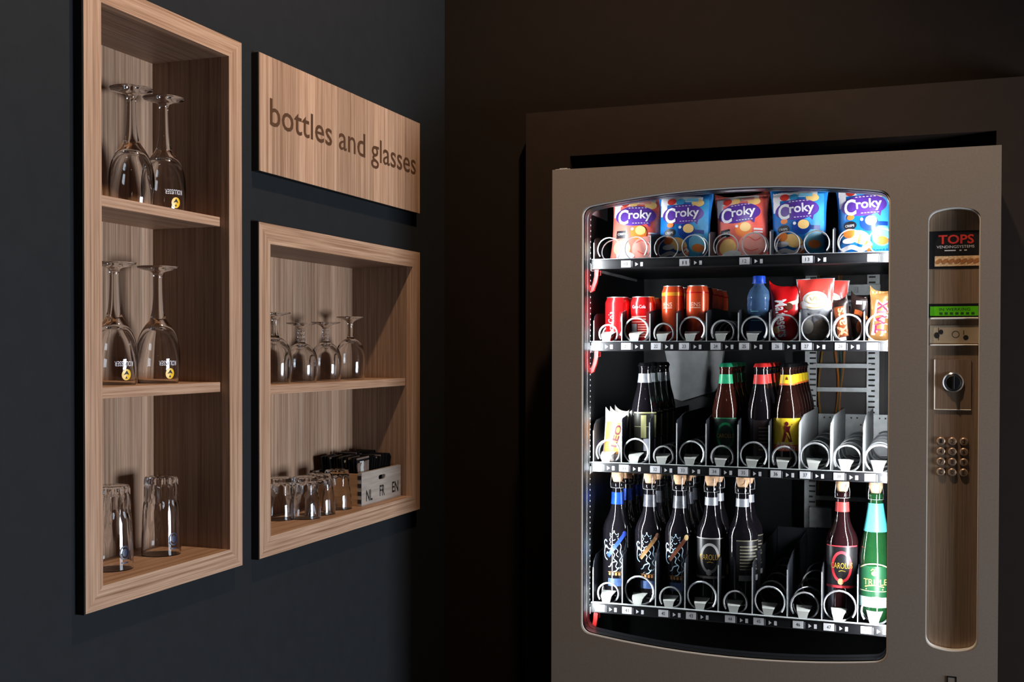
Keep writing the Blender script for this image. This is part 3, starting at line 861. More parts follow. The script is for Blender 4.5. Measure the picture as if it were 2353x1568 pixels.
def cola(label, loc, side):
    t = thing('cola_can', label, 'can', loc, 'red cola cans on the second tray')
    r, h = .0292, .1065
    part('body', lathe(can_prof(r, h), 36), m_cola, t, True)
    part('lid', lathe(can_lid(r, h), 36), m_alu, t, True)
    wv = wrap(r, -PI / 2 + (.25 if side == 0 else -.1), .0003)
    if side == 0:
        part('white_wave', decal([P_line(curve2([(.020, .075), (.012, .066), (.010, .052), (.016, .040), (.011, .028), (.006, .018)]), .0055)], wv), I_wht, t)
        part('lettering', decal([P_text('Coca-Cola', -.016, .043, .060, .014, rot=PI / 2)], wv), I_wht, t)
    else:
        part('lettering', decal([P_text('Coca-Cola', -.002, .084, .034, .0075)], wv), I_wht, t)
        part('facts_panel', decal([P_rect(-.022, .016, -.006, .045, 4, 1)], wv), ink('grey_print', (170, 176, 184)), t)
        part('facts_lines', decal([P_rect(-.022, .048 + i * .006, .016, .0506 + i * .006, 8, 1) for i in range(3)] + [P_rect(-.003, .014 + i * .0055, .018, .0168 + i * .0055, 6, 1) for i in range(6)], wv), I_pink, t)
    return t


ca = cola('red cola can with upright white script, front of the far left column, second tray', (.5435, 2.56, F2), 0)
cb = cola('red cola can turned to its printed facts panel, second column of the second tray', (.6045, 2.56, F2), 1)
copy_tree(ca, (.5455, 2.635, F2), 'red cola can standing behind the one with upright white script')
copy_tree(cb, (.6045, 2.630, F2), 'red cola can second in line behind the facts panel can')
copy_tree(cb, (.6045, 2.700, F2), 'red cola can third in line behind the facts panel can')


def slim(label, loc, gold):
    t = thing('slim_can', label, 'can', loc, 'slim orange cans on the second tray')
    r, h = .0255, .130
    part('body', lathe(can_prof(r, h), 36), m_oran, t, True)
    part('lid', lathe(can_lid(r, h), 36), m_alu, t, True)
    wv = wrap(r, -PI / 2 + (-.35 if gold else 0.0), .0003)
    part('top_band', lathe([(r + .0003, h - .022 if gold else h - .017), (r + .0003, h - .014)], 36), mat('golden_orange', (236, 160, 50), .3, metal=.3) if gold else m_cola, t, True)
    part('lettering', decal([P_text('IENS', 0, .088, .024, .0095), P_rect(-.012, .0795, .012, .0812, 6, 1)], wv), ink('peach_print', (248, 200, 176)), t)
    part('printed_fruit', decal([P_ell(.012, .026, .010, .014, 14, 4)], wv), mat('dark_red_print', (176, 36, 24), .4), t)
    return t


sa = slim('slim orange can with golden top band, third column of the second tray', (.674, 2.56, F2), True)
sc = slim('slim red-orange can with white lettering, fourth column of the second tray', (.7295, 2.56, F2), False)
copy_tree(sa, (.674, 2.625, F2), 'slim orange can right behind the golden banded one')
for i, n in enumerate(('second', 'third', 'fourth', 'fifth')):
    copy_tree(sc, (.7295 + .001 * i, 2.622 + .062 * i, F2), 'slim red-orange can, %s in line in the fourth column' % n)

# ------------------------------------------------------------------ water bottle
t = thing('water_bottle', 'small blue plastic water bottle with blue cap on the second tray', 'bottle', (.868, 2.56, F2))
m_pet = mat('blue_clear_plastic', (120, 165, 225), .08, noise=0, trans=.75, ior=1.2)
pr = [(0, .002), (.018, 0), (.0245, .004)]
for i in range(6): pr += [(.0262, .012 + i * .014), (.0262, .020 + i * .014), (.0250, .023 + i * .014)]
pr += [(.0262, .097), (.0250, .108), (.0205, .119), (.0135, .127), (.0110, .131), (.0110, .138), (0, .138)]
part('bottle_body', lathe(pr, 32), m_pet, t, True, sharp=50)
part('water', lathe([(0, .004), (.0225, .006), (.0235, .05), (.0235, .098), (0, .098)], 28), mat('blue_water', (36, 84, 160), .1, noise=0, trans=.35, ior=1.1), t, True)
part('cap', lathe([(0, .150), (.0125, .150), (.0135, .148), (.0135, .1365), (.0150, .1355), (.0150, .133), (0, .133)], 24, rmod=lambda r, z, a: r * (1 + .02 * math.cos(24 * a))), mat('blue_cap', (24, 70, 190), .35), t, True)
part('printed_lines', decal([P_rect(-.016, .050 + i * .010, .010 - .004 * i, .0515 + i * .010, 6, 1) for i in range(3)], wrap(.0264, -PI / 2, .0003)), I_lbl, t)

# ------------------------------------------------------------------ sweets
t = thing('chocolate_ball_bag', 'red bag of chocolate balls with sideways white lettering on the second tray', 'sweets', (.9255, 2.548, F2 + .002), None, (R(-5), R(1), R(3)))
bm, mp = bag_mesh(.072, .124, .016, 21)
part('bag', bm, mat('red_foil', (208, 20, 26), .3, noise=.15, scale=25, coat=.4), t, True, sharp=80)
part('lettering', decal([P_text('Maltesers', -.006, .052, .082, .026, rot=-PI / 2 + .12)], mp(.0014)), I_wht, t)
part('printed_swirl', decal([P_line(curve2([(.0, .078), (.010, .084), (.022, .088), (.032, .094)]), .008)], mp(.0009)), mat('cream_print2', (244, 214, 180), .4), t)
part('printed_ball', decal([P_ell(.008, .078, .009, .008, 16, 3)], mp(.0012)), mat('brown_print', (90, 40, 24), .4), t)
part('printed_ball', decal([P_ell(-.017, .026, .007, .008, 14, 3)], mp(.0012)), I_yel, t)

m_pred = mat('coral_red_film', (226, 66, 58), .3, noise=.1, scale=30, coat=.4)
m_film = mat('silver_clear_film', (190, 192, 196), .22, metal=.35, noise=.35, scale=45, bump=.6)


def pouch(label, loc, rot, seed):
    t = thing('sweets_pouch', label, 'sweets', loc, 'red topped sweets pouches', rot)
    bm, mp = bag_mesh(.080, .140, .014, seed, ears=False)
    part('bag', bm, m_film, t, True, sharp=80)
    part('red_top', decal([P_poly([(-.0385, .139), (-.038, .100), (-.020, .094), (0, .090), (.020, .094), (.038, .092), (.0385, .139)])] if False else [P_rect(-.0375, .100, .0375, .1385, 14, 8), P_rect(-.036, .090, -.022, .100, 3, 2), P_rect(.024, .078, .036, .100, 3, 4)], mp(.0007)), m_pred, t)
    part('logo_patch', decal([P_ell(0, .094, .026, .017, 22, 5), P_ell(-.020, .082, .014, .009, 16, 3), P_ell(.022, .084, .013, .011, 16, 3), P_ell(.0, .080, .022, .010, 18, 3)], mp(.0012)), I_wht, t)
    part('logo_lines', decal([P_ring(0, .094, .020, .012, .0016), P_line(curve2([(-.018, .078), (-.004, .074), (.016, .077), (.020, .086)]), .002), P_line(curve2([(-.010, .098), (-.004, .090), (.0, .099), (.006, .090), (.012, .097)]), .0018)], mp(.0018)), mat('soft_gold_print', (226, 190, 120), .4), t)
    part('ribbon_bow', decal([P_line(curve2([(-.012, .064), (0, .058), (.010, .066), (.004, .056), (.016, .050)]), .004), P_line(curve2([(0, .058), (-.004, .046), (.002, .038)]), .003)], mp(.0014)), mat('grey_print3', (120, 118, 128), .4), t)
    part('sweets_inside', decal([P_ell(.012, .026, .020, .022, 18, 4), P_ell(-.010, .016, .012, .008, 14, 3)], mp(.0009)), mat('brown_grey_print', (112, 96, 84), .4, noise=.3, scale=120), t)
    part('sweets_inside', decal([P_ell(-.016, .034, .013, .016, 16, 3)], mp(.0012)), mat('cream_grey_print', (214, 208, 196), .4, noise=.1, scale=90), t)
    return t


pouch('red topped clear sweets pouch with white cloud logo, front of its column', (.992, 2.548, F2 + .002), (R(-4), R(-1), R(0)), 31)
pouch('second red topped sweets pouch, peeking out behind the front pouch', (1.012, 2.615, F2 + .002), (R(-4), R(2), R(0)), 32)


def bar(label, name, loc, rot, wd, h, d, m, seed):
    t = thing(name, label, 'chocolate bar', loc, None, rot)
    bm, mp = bag_mesh(wd, h, d, seed, n=16)
    part('wrapper', bm, m, t, True, sharp=80)
    for z in (.001, h - .010):
        bmc = BM(); n = 14
        V = [[bmc.verts.new((wd * .49 * (2 * i / n - 1), -.0016 - .0008 * (i % 2), z + dz)) for i in range(n + 1)] for dz in (0, .009)]
        for i in range(n): bmc.faces.new((V[0][i], V[0][i + 1], V[1][i + 1], V[1][i]))
        part('crimp', bmc, m, t)
    return t, mp


m_dkw = mat('dark_brown_wrapper', (34, 22, 20), .32, noise=.2, scale=40, coat=.4)
t, mp = bar('dark chocolate bar with bronze upright lettering, leaning left, second tray', 'chocolate_bar', (1.054, 2.545, F2 + .002), (R(-6), R(-9), R(0)), .038, .094, .010, m_dkw, 41)
part('lettering_panel', decal([P_rect(-.013, .012, .011, .078, 6, 10)], mp(.0006)), mat('bronze_print', (150, 74, 40), .35, metal=.3, noise=.25, scale=90), t)  # bronze print panel behind the lettering
part('lettering', decal([P_text('Mars', -.001, .044, .062, .021, rot=PI / 2)], mp(.0013)), mat('copper_print', (246, 176, 130), .3, metal=.2), t)
part('printed_patch', decal([P_rect(-.010, .004, .004, .011, 3, 1)], mp(.0012)), I_wht, t)
t, mp = bar('dark chocolate bar with pictured orange bar, right of the bronze lettered one', 'chocolate_bar', (1.079, 2.566, F2 + .002), (R(-4), R(4), R(0)), .044, .100, .010, m_dkw, 42)
part('printed_bar', decal([P_line(curve2([(-.012, .066), (.002, .062), (.014, .050)]), .010), P_ell(.004, .034, .010, .016, 16, 4)], mp(.0010)), mat('orange_brown_print', (188, 92, 44), .4, noise=.3, scale=160), t)
part('printed_patch', decal([P_rect(-.010, .082, .002, .090, 3, 2), P_rect(.006, .080, .010, .090, 2, 2)], mp(.0010)), I_wht, t)
m_gold = mat('gold_foil', (158, 112, 64), .3, metal=.35, noise=.3, scale=30, coat=.3)
t, mp = bar('gold wrapped chocolate bar with red upright lettering, right end of the second tray', 'chocolate_bar', (1.1265, 2.548, F2 + .002), (R(-4), R(2), R(0)), .052, .110, .012, m_gold, 43)
part('lettering_border', decal([P_text('TWIX', .0, .052, .076, .027, rot=PI / 2 - .08), P_line([(-.002 - .006 + i * .0012, .014 + i * .0125) for i in range(7)], .023)], mp(.0008)), I_wht, t)
part('lettering', decal([P_text('TWIX', -.0005, .0525, .070, .021, rot=PI / 2 - .08)], mp(.0018)), mat('crimson_print', (206, 24, 60), .35), t)


def leo(label, loc, rot, seed):
    t, mp = bar(label, 'wafer_bar', loc, rot, .056, .112, .009, mat('white_wrapper', (232, 226, 220), .35, noise=.08, scale=40, coat=.3), seed)
    t['group'] = 'wafer bars in the third tray'
    part('printed_band', decal([P_poly([(-.024, .012), (.004, .012), (-.010, .100), (-.024, .100)]), ], mp(.0009)) if False else decal([P_rect(-.023, .018, .012, .092, 6, 12)], mp(.0007)), mat('orange_tan_print', (226, 146, 72), .4, noise=.35, scale=40), t)
    part('printed_panel', decal([P_line([(.000 + .0018 * i, .034 + .009 * i) for i in range(7)], .020)], mp(.0012)), I_wht, t)
    part('lettering', decal([P_text('LEO', .005, .060, .052, .014, rot=PI / 2 - .18)], mp(.0017)), mat('plum_print', (96, 40, 56), .4), t)
    return t


leo('white and orange wafer bar, front one in the third tray left end', (.5375, 2.545, F3 + .002), (R(-4), R(4), 0), 51)
leo('white and orange wafer bar, second in line in the third tray left end', (.541, 2.574, F3 + .003), (R(-3), R(4), 0), 52)
leo('white and orange wafer bar, third in line in the third tray left end', (.546, 2.600, F3 + .005), (R(-2), R(4), 0), 53)

# ------------------------------------------------------------------ beer bottles
BP = smoothprof([(0, .004), (.020, .002), (.0265, .000), (.0295, .006), (.0300, .020), (.0300, .115), (.0292, .130), (.0250, .150), (.0195, .170), (.0158, .188), (.0140, .204), (.0132, .216), (.0142, .219), (.0142, .224), (.0132, .2255), (.0125, .228), (0, .228)], 3)
BR = .0300


def prof_r(P):
    def f(z):
        for (r0, z0), (r1, z1) in zip(P, P[1:]):
            if z0 <= z <= z1 and z1 > z0 and r0 > .001: return r0 + (r1 - r0) * (z - z0) / (z1 - z0)
        return P[len(P) // 2][0]
    return f


BF = prof_r(BP)
bot_dark = mat('near_black_bottle_glass', (16, 14, 18), .05, noise=0, spec=.7, coat=.15)
bot_amber = mat('amber_bottle_glass', (46, 18, 12), .05, noise=.1, spec=.7, coat=.15)
bot_brown = mat('brown_bottle_glass', (30, 13, 10), .05, noise=.1, spec=.7, coat=.15)
bot_green = mat('green_bottle_glass', (18, 54, 26), .05, noise=.1, spec=.7, coat=.15)


def band(P, z0, z1, off=.0006, n=6):
    f = prof_r(P); return lathe([(f(z0 + (z1 - z0) * i / n) + off, z0 + (z1 - z0) * i / n) for i in range(n + 1)], 36)


def crown_cap(z):
    return lathe([(0, z + .0045), (.0115, .0045 + z), (.0138, .002 + z), (.0158, -.004 + z), (.0145, -.0042 + z), (.0125, z)], 42, rmod=lambda r, zz, a: r * (1 + (.035 * math.cos(21 * a) if zz < z + .001 else 0)))


def beer(label, loc, glass, capm, neckm, group, deco, spots):
    t = thing('beer_bottle', label % 'front one of its row', 'bottle', loc, group)
    part('glass_body', lathe(BP, 36), glass, t, True, sharp=50)
    part('crown_cap', crown_cap(.2275), capm, t, True)
    part('neck_label', band(BP, .186, .207), neckm, t, True)
    deco(t)
    for i, (dx, dy) in enumerate(spots):
        copy_tree(t, (loc[0] + dx, loc[1] + dy, loc[2]), label % (('second', 'third', 'fourth', 'fifth', 'sixth')[i] + ' in its row'))
    return t


def deco_silver(t):
    wv = wrap(BR, -PI / 2 + .35, .0008)
    part('body_label', decal([P_rect(-.030, .030, .028, .118, 16, 2)], wrap(BR, -PI / 2 + .35, .0005)), mat('dark_olive_label', (46, 46, 38), .4, noise=.15, scale=60), t, True)
    part('label_print', decal([P_rect(-.030, .116, .028, .119, 14, 1), P_rect(-.012, .060, .0, .112, 4, 1), P_rect(.020, .060, .027, .112, 2, 1), P_rect(-.029, .085, .026, .0862, 12, 1)], wv), mat('pale_gold_print', (198, 196, 140), .35, metal=.3), t)
    part('stock_sticker', decal([P_rect(-.006, .030, .024, .058, 8, 1)], wrap(BR, -PI / 2 + .35, .0011)), mat('pale_lilac_sticker', (214, 214, 230), .5), t)


beer('dark bottle with silver neck foil in the third tray, %s', (.607, 2.566, F3), bot_dark, mat('black_cap', (20, 20, 22), .3, metal=.4), mat('silver_foil', (196, 200, 208), .3, metal=.7, noise=.15, scale=80),
     'silver necked bottles in the third tray', deco_silver, [(0, .066), (0, .132), (0, .198)])


def deco_green(t):
    wv = wrap(BR, -PI / 2 + .15, .0006)
    part('body_label', decal([P_rect(-.028, .022, .028, .110, 16, 2)], wrap(BR, -PI / 2 + .15, .0004)), mat('dark_green_label', (16, 34, 28), .4, noise=.1), t, True)
    part('label_ring', decal([P_ring(0, .070, .021, .030, .0055), P_rect(-.028, .108, .028, .110, 14, 1), P_rect(-.028, .022, .028, .026, 14, 1)], wv), I_grn, t)
    part('lettering', decal([P_text('CAROLUS', 0, .070, .040, .0095)], wrap(BR, -PI / 2 + .15, .0012)), I_gold, t)


beer('amber bottle with green cap and green ringed label, %s', (.794, 2.566, F3), bot_amber, mat('green_cap', (24, 130, 90), .35, metal=.2), mat('green_foil', (40, 160, 112), .35, noise=.15, scale=80),
     'green capped bottles in the third tray', deco_green, [(0, .066), (0, .132), (0, .198)])


def deco_red(t):
    wv = wrap(BR, -PI / 2 + .6, .0007)
    part('body_label', decal([P_rect(-.030, .024, .022, .106, 14, 2)], wrap(BR, -PI / 2 + .6, .0004)), mat('dark_plum_label', (40, 28, 30), .4, noise=.1), t, True)
    part('label_print', decal([P_rect(-.018, .040 + .008 * i, .014, .0425 + .008 * i, 8, 1) for i in range(7)], wv), mat('dull_gold_print', (128, 106, 82), .4), t)


beer('dark bottle with red cap and red neck label, %s', (.8715, 2.566, F3), bot_dark, mat('red_cap', (205, 44, 42), .35, metal=.2), mat('red_foil_label', (212, 58, 56), .4, noise=.1),
     'red capped bottles in the third tray', deco_red, [(0, .066), (0, .132), (0, .198), (0, .264)])


def deco_yellow(t):
    part('body_label', decal([P_rect(-.037, .040, .037, .112, 20, 2)], wrap(BR, -PI / 2 + .1, .0005)), mat('yellow_label', (244, 208, 44), .4, noise=.06), t, True)
    part('label_base', decal([P_rect(-.037, .040, .037, .054, 20, 1)], wrap(BR, -PI / 2 + .1, .0009)), mat('orange_label', (232, 110, 50), .4, noise=.2, scale=80), t, True)
    wv = wrap(BR, -PI / 2 + .1, .0012)
    part('label_figure', decal([P_poly([(-.010, .060), (-.004, .060), (0, .076), (.005, .060), (.012, .060), (.006, .086), (.009, .096), (.002, .094), (-.006, .096), (-.004, .086)]), P_ell(0, .100, .004, .005, 10, 2), P_line([(-.014, .0935), (.012, .0985)], .0022)], wv), mat('dark_red_figure', (110, 24, 24), .45), t)
    part('lettering', decal([P_text('APPLE', -.004, .0545, .036, .0095), P_text('BANDIT', .0, .046, .040, .007)], wrap(BR, -PI / 2 + .1, .0016)), I_wht, t)
    part('neck_figure', decal([P_poly([(-.003, .196), (.003, .196), (.0, .204)])], wrap(BF, -PI / 2 + .1, .0012)), mat('dark_red_figure', (110, 24, 24), .45), t)
    part('neck_stripe', band(BP, .184, .188, .0009, 2), mat('orange_label', (232, 110, 50), .4), t, True)


beer('brown bottle with black cap and yellow label, %s', (.929, 2.566, F3), bot_brown, mat('black_cap', (20, 20, 22), .3, metal=.4), mat('yellow_label', (244, 208, 44), .4),
     'yellow labelled bottles in the third tray', deco_yellow, [(0, .064), (0, .128), (0, .192), (0, .256), (0, .318)])

# large bottles
LP = smoothprof([(0, .006), (.024, .003), (.0315, .000), (.0340, .006), (.0345, .020), (.0345, .156), (.0338, .168), (.0302, .182), (.0228, .197), (.0172, .212), (.0145, .230), (.0135, .252), (.0132, .264), (.0150, .266), (.0150, .272), (.0135, .274), (.0118, .275), (0, .275)], 3)
LR = .0345; LF = prof_r(LP)
GP = smoothprof([(0, .006), (.024, .003), (.0315, .000), (.0342, .006), (.0350, .020), (.0350, .125), (.0335, .150), (.0285, .180), (.0220, .210), (.0170, .238), (.0145, .258), (.0140, .266), (.0152, .268), (.0152, .273), (.0135, .275), (.0118, .276), (0, .276)], 3)
GF = prof_r(GP)
m_cork = mat('cork', (206, 164, 128), .8, noise=.2, scale=160, bump=.3)


def big(label, name, loc, glass, P, group, neck, deco, spots=(), cork=True):
    t = thing(name, label % 'front one of its column', 'bottle', loc, group)
    part('glass_body', lathe(P, 36), glass, t, True, sharp=50)
    part('cork', lathe([(0, .276), (.0105, .276), (.0125, .283), (.0145, .288), (.0148, .295), (.0135, .299), (0, .3005)], 20), m_cork, t, True)
    cg = BM()
    for k in range(4):
        a = k * PI / 2 + .5
        tube([(.0165 * math.cos(a), .0165 * math.sin(a), .262), (.0172 * math.cos(a), .0172 * math.sin(a), .274), (.0155 * math.cos(a + .1), .0155 * math.sin(a + .1), .292), (.004 * math.cos(a), .004 * math.sin(a), .3015)], .0006, cg, 4)
    tube([(.0162 * math.cos(2 * PI * i / 20), .0162 * math.sin(2 * PI * i / 20), .2625) for i in range(20)], .0007, cg, 4, closed=True)
    part('wire_cage', cg, m_wire, t, True)
    if neck: part('neck_foil', band(P, neck[0], neck[1], .0007), neck[2], t, True)
    deco(t)
    for i, (dx, dy) in enumerate(spots):
        copy_tree(t, (loc[0] + dx, loc[1] + dy, loc[2]), label % (('second', 'third', 'fourth')[i] + ' in its column'))
    return t


I_ice = mat('ice_blue_print', (176, 204, 220), .35, noise=.05)


def lion(t, ang, sash, sash2):
    """lion rampant with crown and curled tail, outlined in pale blue, and a ribbon sash"""
    wv = wrap(LR, -PI / 2 + ang, .0006, .013)
    L = []
    L.append(P_line([(-.010, .139), (-.011, .147), (-.006, .143), (-.001, .150), (.004, .143), (.009, .147), (.008, .139), (-.010, .139)], 0.0012))
    L.append(P_ell(-.001, .1515, .0017, .0017, 8, 1))
    L.append(P_line(curve2([(-.008, .137), (-.012, .131), (-.009, .126), (-.012, .121), (-.006, .118), (-.002, .121), (.006, .120), (.009, .128), (.008, .136)]), 0.0013))
    L.append(P_line(curve2([(-.006, .132), (-.002, .130), (.002, .133)]), 0.0012))
    L.append(P_line(curve2([(.008, .128), (.015, .118), (.013, .104), (.017, .094), (.012, .084), (.018, .074), (.012, .066)]), 0.0017))
    L.append(P_line(curve2([(-.006, .118), (-.008, .108), (.000, .098), (-.002, .088), (.006, .080), (.003, .070), (.009, .064)]), 0.0017))
    L.append(P_line(curve2([(-.006, .112), (-.014, .110), (-.020, .116), (-.023, .112)]), 0.0022))
    L.append(P_line(curve2([(-.004, .102), (-.013, .098), (-.018, .102), (-.021, .097)]), 0.0022))
    L.append(P_line(curve2([(.004, .082), (-.006, .078), (-.010, .070), (-.015, .068)]), 0.0022))
    L.append(P_line(curve2([(.010, .068), (.004, .060), (-.002, .058)]), 0.0022))
    L.append(P_line(curve2([(-.018, .084), (-.026, .090), (-.028, .102), (-.026, .114), (-.029, .124), (-.024, .130), (-.019, .126)]), 0.0024))
    L.append(P_line(curve2([(-.026, .114), (-.021, .118), (-.019, .112)]), 0.0017))
    L.append(P_line(curve2([(.003, .112), (.008, .106), (.004, .098), (.009, .092)]), 0.0013))
    part('lion_emblem', decal(L, wv), I_ice, t)
    part('sash', decal([P_line([(-.016 + .0048 * i, .092 + .0066 * i) for i in range(9)], .0085)], wrap(LR, -PI / 2 + ang, .0011, .013)), sash, t)
    part('sash_knot', decal([P_ell(.023, .1455, .0055, .0065, 12, 3)], wrap(LR, -PI / 2 + ang, .0014, .013)), sash2, t)
    part('maker_lines', decal([P_rect(-.014 + .0075 * i, .049, -.009 + .0075 * i, .0555, 2, 1) for i in range(4)] + [P_rect(-.016, .0565, .016, .0575, 6, 1)], wv), mat('amber_print', (170, 116, 62), .4), t)
    part('base_print', decal([P_rect(-.016, .024, .016, .042, 8, 1)], wrap(LR, -PI / 2 + ang, .0004, .013)), mat('dusk_blue_print', (60, 84, 128), .4, noise=.3, scale=90), t)


m_bfoil = mat('blue_foil_neck', (26, 72, 180), .3, metal=.3, noise=.25, scale=70)
m_sfoil = mat('dark_silver_foil', (110, 112, 120), .3, metal=.6, noise=.3, scale=90)
m_silv = mat('silver_paper', (178, 182, 192), .35, metal=.5, noise=.1)
m_sgold = mat('gold_ribbon', (150, 112, 70), .4, metal=.3, noise=.25, scale=60)
m_bronz = mat('bronze_ribbon', (110, 62, 44), .4, metal=.2, noise=.25, scale=60)
big('large corked bottle with blue neck foil and lion emblem, %s', 'large_bottle', (.5435, 2.566, F4), bot_dark, LP, 'blue foil bottles in the bottom tray', (.224, .252, m_bfoil),
    lambda t: lion(t, .05, mat('blue_ribbon', (40, 70, 170), .4, noise=.2), mat('blue_ribbon', (40, 70, 170), .4)), [(.002, .080), (.004, .160)])
big('large corked bottle with lion emblem and bronze sash, %s', 'large_bottle', (.6205, 2.566, F4), bot_dark, LP, 'bronze sash bottles in the bottom tray', (.222, .250, m_sfoil),
    lambda t: lion(t, .05, m_sgold, m_bronz), [(.0, .080), (.0, .160)])
big('large corked bottle with lion emblem and pale gold knot, %s', 'large_bottle', (.690, 2.566, F4), bot_dark, LP, 'gold knot bottles in the bottom tray', (.222, .250, m_sfoil),
    lambda t: lion(t, -.02, m_bronz, mat('pale_gold_knot', (220, 184, 120), .4)), [(.0, .080), (.0, .160)])


def carolus(t, ang, m, m2):
    wv = wrap(LR, -PI / 2 + ang, .0008, .020)
    part('body_label', decal([P_rect(-.040, .050, .040, .140, 22, 2)], wrap(LR, -PI / 2 + ang, .0004, .020)), mat('black_label', (22, 21, 23), .35, noise=.1), t, True)
    part('label_ring', decal([P_ring(0, .096, .0225, .034, .0058), P_rect(-.038, .139, .038, .1415, 20, 1), P_rect(-.038, .050, .038, .0555, 20, 1)], wv), m, t)
    part('label_seal', decal([P_ell(-.002, .064, .006, .007, 14, 2)], wrap(LR, -PI / 2 + ang, .0011, .020)), m2, t)
    part('lettering', decal([P_text('CAROLUS', 0, .0985, .046, .0125), P_line(curve2([(-.006, .086), (.0, .088), (.008, .086)]), .0012)], wrap(LR, -PI / 2 + ang, .0014, .020)), I_gold, t)


big('large corked bottle with grey ringed label, %s', 'large_bottle', (.7625, 2.566, F4), bot_dark, LP, 'grey ringed bottles in the bottom tray', (.232, .250, m_silv),
    lambda t: carolus(t, .08, mat('warm_grey_print', (150, 148, 148), .4), mat('warm_grey_print', (150, 148, 148), .4)), [(0, .080)])


def side_label(t):
    wv = wrap(LR, -PI / 2 + .75, .0008, .020)
    part('body_label', decal([P_rect(-.034, .050, .030, .140, 18, 2)], wrap(LR, -PI / 2 + .75, .0004, .020)), mat('black_label', (22, 21, 23), .35), t, True)
    part('label_print', decal([P_rect(-.026, .074 + .0072 * i, .020 - (i % 3) * .004, .0770 + .0072 * i, 8, 1) for i in range(8)] + [P_rect(-.034, .138, .030, .1402, 14, 1)], wv), mat('olive_grey_print', (110, 106, 90), .4), t)
    part('label_base', decal([P_rect(-.028, .050, .024, .062, 10, 1)], wv), mat('warm_grey_print', (150, 148, 148), .4), t)
    part('side_seal', decal([P_rect(-.030, .060, -.020, .082, 4, 1)], wrap(LR, -PI / 2 - .35, .0009, .020)), I_gold, t)


big('large dark corked bottle turned to its fine print label, %s', 'large_bottle', (.8325, 2.566, F4), bot_dark, LP, 'fine print bottles in the bottom tray', (.232, .250, m_silv), side_label, [(0, .080)])
big('large corked bottle with red ringed label, %s', 'large_bottle', (1.0485, 2.566, F4), mat('dark_red_bottle_glass', (26, 10, 12), .05, noise=0, spec=.7, coat=.15), LP, None, (.232, .253, mat('red_foil_label', (212, 58, 56), .4)),
    lambda t: carolus(t, .05, mat('rose_red_print', (206, 52, 62), .4), mat('peach_seal', (226, 130, 92), .4)))


def green_label(t):
    wv = wrap(.0350, -PI / 2 - .02, .0008, .010)
    part('body_label', decal([P_poly(curve2([(-.036, .108), (-.018, .117), (0, .120), (.018, .117), (.036, .108)]) + [(.036, .034), (-.036, .034)])] if False else [P_rect(-.036, .034, .036, .122, 20, 3)], wrap(.0350, -PI / 2 - .02, .0004)), mat('deep_green_label', (24, 74, 44), .4, noise=.1), t, True)
    part('label_band', decal([P_rect(-.038, .034, .038, .056, 20, 2)], wrap(.0350, -PI / 2 - .02, .0009)), mat('pale_turquoise_label', (190, 226, 218), .45, noise=.05), t, True)
    part('label_rule', decal([P_line(curve2([(-.036, .106), (-.018, .1145), (0, .1175), (.018, .1145), (.036, .106)]), .0024), P_rect(-.036, .058, .036, .0595, 16, 1)], wv), mat('cream_gold_print', (224, 206, 160), .4, metal=.2), t)
    part('lettering', decal([P_text('TRIPLE', .002, .0785, .050, .0125), P_ell(0, .097, .006, .005, 12, 2), P_line([(-.007, .103), (-.003, .107), (0, .104), (.003, .107), (.007, .103)], .0018), P_line(curve2([(-.02, .068), (0, .072), (.02, .068)]), .0022), P_line([(-.018, .063), (.018, .063)], .0022)], wrap(.0350, -PI / 2 - .02, .0012, .010)), mat('bright_gold_print', (236, 202, 112), .3, metal=.4), t)


big('large green corked bottle with long turquoise neck foil, %s', 'large_bottle', (1.1185, 2.562, F4), bot_green, GP, None, (.194, .254, mat('turquoise_foil', (78, 190, 196), .35, noise=.06)), green_label)


# ------------------------------------------------------------------ glasses
def glass_thing(name, label, cat, loc, outer, inner, group, rz=0, rmod=None, seg=40):
    t = thing(name, label, cat, loc, group, (0, 0, rz))
    # inner wall from its closed end down to the rim, round the rim, up the outside
    part('glass_bowl', lathe(inner + outer, seg, rmod=rmod), m_glass, t, True, sharp=50)
    return t


# tall beer glass, upside down: rim at z=0, foot on top
BO = smoothprof([(.0345, 0), (.0372, .020), (.0385, .045), (.0365, .068), (.0305, .088), (.0220, .103), (.0150, .113), (.0115, .124), (.0092, .140), (.0080, .160), (.0074, .182), (.0080, .192), (.0115, .198), (.0240, .2015), (.0345, .2045), (.0352, .2065), (.034, .2080), (0, .2095)], 3)
BI = smoothprof([(0, .098), (.010, .0965), (.0190, .090), (.0285, .073), (.0345, .050), (.0366, .030), (.0355, .010), (.0332, 0)], 3)


def beer_glass(label, loc, ang, logo=True):
    t = glass_thing('beer_glass', label, 'glass', loc, BO, BI, 'stemmed beer glasses upside down')
    if logo:
        wv = wrap(prof_r([p for p in BO]), ang, .0004)
        part('white_lettering', decal([P_text('KOLUSSER', 0, .036, .033, .0085, rot=PI)], wv), I_wht, t)
        part('yellow_emblem', decal([P_ell(.004, .0175, .0085, .0095, 18, 3)], wv), mat('yellow_enamel', (236, 186, 30), .3), t)
        part('emblem_figure', decal([P_poly([(.002, .011), (.006, .011), (.004, .015)]), P_poly([(-.001, .017), (.004, .0245), (.009, .017), (.004, .019)])], wrap(prof_r([p for p in BO]), ang, .0009)), m_ink, t)
    return t


beer_glass('plain stemmed beer glass upside down on top shelf of the tall cabinet', (-.075, 1.618, 1.6926), 0, False)
beer_glass('printed stemmed beer glass upside down on top shelf of the tall cabinet', (-.070, 1.700, 1.6926), -.45)
beer_glass('printed stemmed beer glass on middle shelf of tall cabinet, half hidden by its frame', (-.078, 1.576, 1.3891), -.45)
beer_glass('printed stemmed beer glass on middle shelf of tall cabinet, fully in view', (-.070, 1.682, 1.3891), -.45)

